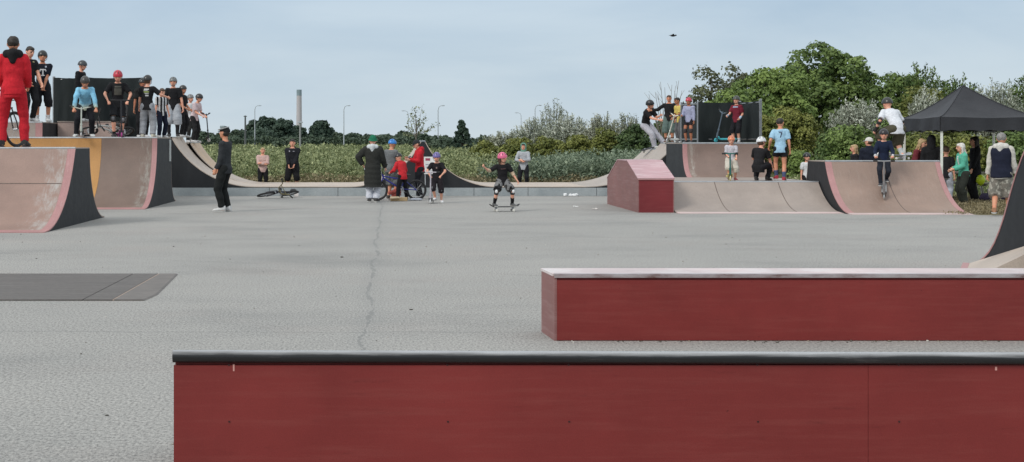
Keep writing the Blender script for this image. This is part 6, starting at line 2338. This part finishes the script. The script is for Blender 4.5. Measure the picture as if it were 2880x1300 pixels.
for (u, vt, Yl, arm, lb) in ((641, 266, 230, 16, 'curved street lamp left of the chimney'), (865, 266, 215, 16, 'curved street lamp right of the round tree'), (1102, 266, 205, 16, 'curved street lamp right of the sapling'),
                             (1346, 265, 215, 16, 'curved street lamp left of the willow sapling'), (1027, 279, 260, -16, 'street lamp partly hidden by the sapling'), (1311, 284, 280, -15, 'small curved street lamp over the silver thicket')):
    X_ = px(u, Yl)
    rt = thing('street_lamp', lb, 'lamp', (X_, Yl, 0), 'street lamps along the far road')
    zt = pz(vt, Yl)
    L_ = arm * Yl / F
    b = MB()
    b.tube([(0, 0, 0), (0, 0, zt * .5), (0, 0, zt - .7), (L_ * .12, 0, zt - .22), (L_ * .4, 0, zt - .03), (L_ * .62, 0, zt)], [.10, .075, .06, .05, .045, .04], 8)
    b.build('pole', lm, rt, smooth=60, local=True)
    b = MB()
    b.ball((L_ * .8, 0, zt), (abs(L_) * .26, .16, .075), 10, 6)
    b.build('lamp_head', lm, rt, smooth=60, local=True)
pr = thing('post', 'plain thin pole standing in front of the chimney', 'post', (px(755, 140), 140, 0))
b = MB()
b.tube([(0, 0, 0), (0, 0, pz(308, 140))], [.11, .09], 10)
b.build('pole', plain('pole_pale', (.26, .27, .26, 1), .6), pr, smooth=50, local=True)
b = MB()
b.bbox(-.26, .26, -.12, .12, pz(310, 140), pz(306, 140), .03)
b.build('lamp_head', lm, pr, local=True)
pr = thing('post', 'short dark pole over the far hedge left of the chimney', 'post', (px(617, 180), 180, 0))
b = MB()
b.tube([(0, 0, 0), (0, 0, pz(291, 180))], [.14, .10], 10)
b.bbox(-.22, .22, -.05, .05, pz(294, 180), pz(292, 180), .02)
b.build('pole', plain('pole_dark', (.10, .11, .11, 1), .7), pr, smooth=50, local=True)

Yb = 60
b = MB()
cx, cz = px(1693, Yb), pz(90, Yb)
M_ = ry(R(-6))
b.ball((cx, Yb, cz), (.115, .055, .045), 12, 8)
b.ball((cx + .12, Yb, cz + .015), (.04, .035, .032), 10, 6)
b.add([(cx - .06, Yb, cz + .015), (cx + .05, Yb, cz + .02), (cx + .0, Yb - .22, cz + .055), (cx - .05, Yb - .24, cz + .05), (cx - .06, Yb, cz + .03), (cx + .05, Yb, cz + .035), (cx + .0, Yb - .22, cz + .062), (cx - .05, Yb - .24, cz + .058)],
      [(0, 1, 2, 3), (7, 6, 5, 4), (0, 4, 5, 1), (1, 5, 6, 2), (2, 6, 7, 3), (3, 7, 4, 0)])
b.add([(cx - .06, Yb, cz + .015), (cx + .05, Yb, cz + .02), (cx + .0, Yb + .22, cz + .055), (cx - .05, Yb + .24, cz + .05), (cx - .06, Yb, cz + .03), (cx + .05, Yb, cz + .035), (cx + .0, Yb + .22, cz + .062), (cx - .05, Yb + .24, cz + .058)],
      [(0, 1, 2, 3), (7, 6, 5, 4), (0, 4, 5, 1), (1, 5, 6, 2), (2, 6, 7, 3), (3, 7, 4, 0)])
b.add([(cx - .10, Yb - .02, cz), (cx - .10, Yb + .02, cz), (cx - .18, Yb + .04, cz + .01), (cx - .18, Yb - .04, cz + .01), (cx - .10, Yb - .02, cz + .02), (cx - .10, Yb + .02, cz + .02), (cx - .18, Yb + .04, cz + .016), (cx - .18, Yb - .04, cz + .016)],
      [(0, 1, 2, 3), (7, 6, 5, 4), (0, 4, 5, 1), (1, 5, 6, 2), (2, 6, 7, 3), (3, 7, 4, 0)])
tag(b.build('bird', plain('feathers', (.045, .045, .05, 1), .8), smooth=70), 'small dark bird gliding high in the grey sky', 'bird')

# ------------------------------------------------------------------ tent and things round it
ty0 = 33.4
tx0_ = px(2367, ty0)
Lt = 2.35
tn = thing('gazebo', 'black pop-up gazebo with a pointed roof at the right edge', 'gazebo', (tx0_, ty0, 0), None, (0, 0, R(1.2)))
ze, zv, zp = pz(294, ty0), pz(331, ty0), pz(215, ty0 + 1.1)


def tentcloth():
    t = NT('tent_cloth')
    n1 = t.noise(1.6, 5, .6)
    n2 = t.noise(9, 4, .6)
    t.bump(t.math('ADD', n1, t.math('MULTIPLY', n2, .3)), .35, .06)
    return t.done(t.ramp(n1, [(.3, (.022, .023, .028, 1)), (.7, (.036, .037, .043, 1))]), .62, 0, .4)


M_TENT = tentcloth()
b = MB()
cs = [(-.02, -.02), (Lt + .02, -.02), (Lt + .02, Lt + .02), (-.02, Lt + .02)]
K = 12
apx, apy = Lt * .44, Lt * .5
for s in range(4):
    (xa, ya), (xb, yb) = cs[s], cs[(s + 1) % 4]
    vv = []
    for i in range(K + 1):
        t = i / K
        # roof line hangs a little between peak and eave
        for j in range(K + 1):
            q = j / K
            ex_, ey_ = xa + (xb - xa) * q, ya + (yb - ya) * q
            mid = 1 - abs(2 * q - 1)
            zz_ = ze + (zp - ze) * (1 - t) ** 1.35 - .05 * mid * math.sin(PI * t) - .03 * mid * t
            vv.append((apx + (ex_ - apx) * t, apy + (ey_ - apy) * t, zz_))
    b.add(vv, [(i * (K + 1) + j, i * (K + 1) + j + 1, (i + 1) * (K + 1) + j + 1, (i + 1) * (K + 1) + j) for i in range(K) for j in range(K)])
for (cx_, cy_) in cs:        # taped seams over the corner struts
    b.tube([(apx + (cx_ - apx) * t, apy + (cy_ - apy) * t, ze + (zp - ze) * (1 - t) ** 1.35 + .004) for t in [i / 10 for i in range(11)]], .012, 6)
b.build('roof', M_TENT, tn, smooth=35, local=True)
for s in range(4):
    (xa, ya), (xb, yb) = cs[s], cs[(s + 1) % 4]
    b = MB()
    L = math.hypot(xb - xa, yb - ya)
    ux, uy = (yb - ya) / L, -(xb - xa) / L
    NJ = 40
    for lay in (.004, .010):
        vv = []
        for k in range(4):
            for j in range(NJ + 1):
                q = j / NJ
                mid = 1 - abs(2 * q - 1)
                zt_ = ze - .03 * mid
                zl = zv + .035 * abs(math.sin(q * PI * 5)) - .0
                d = lay + .014 * math.sin(q * 19 + s) * (k / 3)
                vv.append((xa + (xb - xa) * q + ux * d, ya + (yb - ya) * q + uy * d, zt_ + (zl - zt_) * k / 3))
        b.add(vv, [(k * (NJ + 1) + j, k * (NJ + 1) + j + 1, (k + 1) * (NJ + 1) + j + 1, (k + 1) * (NJ + 1) + j) for k in range(3) for j in range(NJ)])
    b.build('valance', M_TENT, tn, smooth=40, local=True)
pole_m = plain('tent_pole', (.80, .80, .74, 1), .4, 0)
for (x, y) in ((.03, .03), (Lt - .03, .03), (Lt - .03, Lt - .03), (.03, Lt - .03)):
    b = MB()
    b.bbox(x - .024, x + .024, y - .024, y + .024, .01, ze - .06, .005)
    b.bbox(x - .07, x + .07, y - .07, y + .07, 0, .012, .003)
    b.build('pole', pole_m, tn, local=True)
b = MB()
for (xa, ya, xb, yb) in ((.03, .03, Lt - .03, .03), (.03, Lt - .03, Lt - .03, Lt - .03), (.03, .03, .03, Lt - .03), (Lt - .03, .03, Lt - .03, Lt - .03)):
    for h in range(2):
        m0 = ((xa + xb) / 2, (ya + yb) / 2)
        p0, p1 = ((xa, ya), m0) if h == 0 else (m0, (xb, yb))
        b.tube([(p0[0], p0[1], ze - .10), (p1[0], p1[1], ze - .36)], .012, 6)
        b.tube([(p0[0], p0[1], ze - .36), (p1[0], p1[1], ze - .10)], .012, 6)
b.build('scissor_frame', M_DARKSTEEL, tn, local=True)

tb = thing('picnic_bench', 'weathered wooden picnic bench left of the turquoise jacket', 'bench', (px(2398, 36.6), 36.6, 0))
wood = plain('grey_wood', (.26, .24, .20, 1), .85, 0, .25, 14)
for (y0, y1, z0_, z1_, nm) in ((-.35, -.12, .68, .72, 'tabletop'), (-.11, .11, .68, .72, 'tabletop'), (.12, .35, .68, .72, 'tabletop'), (-.78, -.52, .42, .455, 'seat'), (.52, .78, .42, .455, 'seat')):
    b = MB()
    b.bbox(-.75, .75, y0, y1, z0_, z1_, .006)
    b.build(nm, wood, tb, local=True)
for s in (-.55, .55):
    b = MB()
    for q in (-1, 1):
        b.tube([(s, q * .62, 0), (s, q * .22, .68)], .035, 6)
    b.bbox(s - .02, s + .02, -.74, .74, .37, .418, .004)
    b.build('leg', wood, tb, local=True)
bl_ = thing('balloon', 'bright yellow green balloon beside the long black clothes', 'balloon', at(2467, 34.9, pz(453, 34.9)))
b = MB()
b.ball((0, 0, 0), (.105, .105, .135), 18, 12)
b.tube([(0, 0, -.13), (0, 0, -.15)], [.012, .02], 8)
b.build('skin', plain('latex', (.48, .62, .02, 1), .3), bl_, smooth=80, local=True)
b = MB()
b.tube([(0, 0, -.15), (.02, 0, -.35), (0, .02, -pz(453, 34.9) + .005)], .004, 5)
b.build('string', M_WHITE, bl_, local=True)
for (u, v, c, s, lb) in ((2500, 505, (.03, .025, .05, 1), 1.0, 'dark purple sports bag on the grass under the gazebo'), (2509, 496, (.45, .43, .50, 1), .7, 'pale bag on top of the dark bag at the gazebo pole')):
    Yg = 34.6 if s == 1 else 34.75
    bgs = thing('sports_bag', lb, 'bag', (px(u, Yg), Yg, .003 if s == 1 else .20))
    bl = Blob()
    bl.cap(Vector((-.22 * s, 0, .12 * s)), Vector((.22 * s, 0, .12 * s)), .12 * s, .12 * s, True, True)
    me = remesh_all([(bl, .02, 3)])[0]
    crumple(me, .03, 7, u)
    me.materials.clear()
    me.materials.append(cloth(c))
    me.polygons.foreach_set('use_smooth', [True] * len(me.polygons))
    o = bpy.data.objects.new('bag_body', me)
    COL.objects.link(o)
    o.parent = bgs
    b = MB()
    b.tube([(-.12 * s, -.06, .2 * s), (-.06 * s, -.08, .30 * s), (.06 * s, -.08, .30 * s), (.12 * s, -.06, .2 * s)], .012, 6)
    b.build('handle', M_PLASTIC, bgs, local=True)
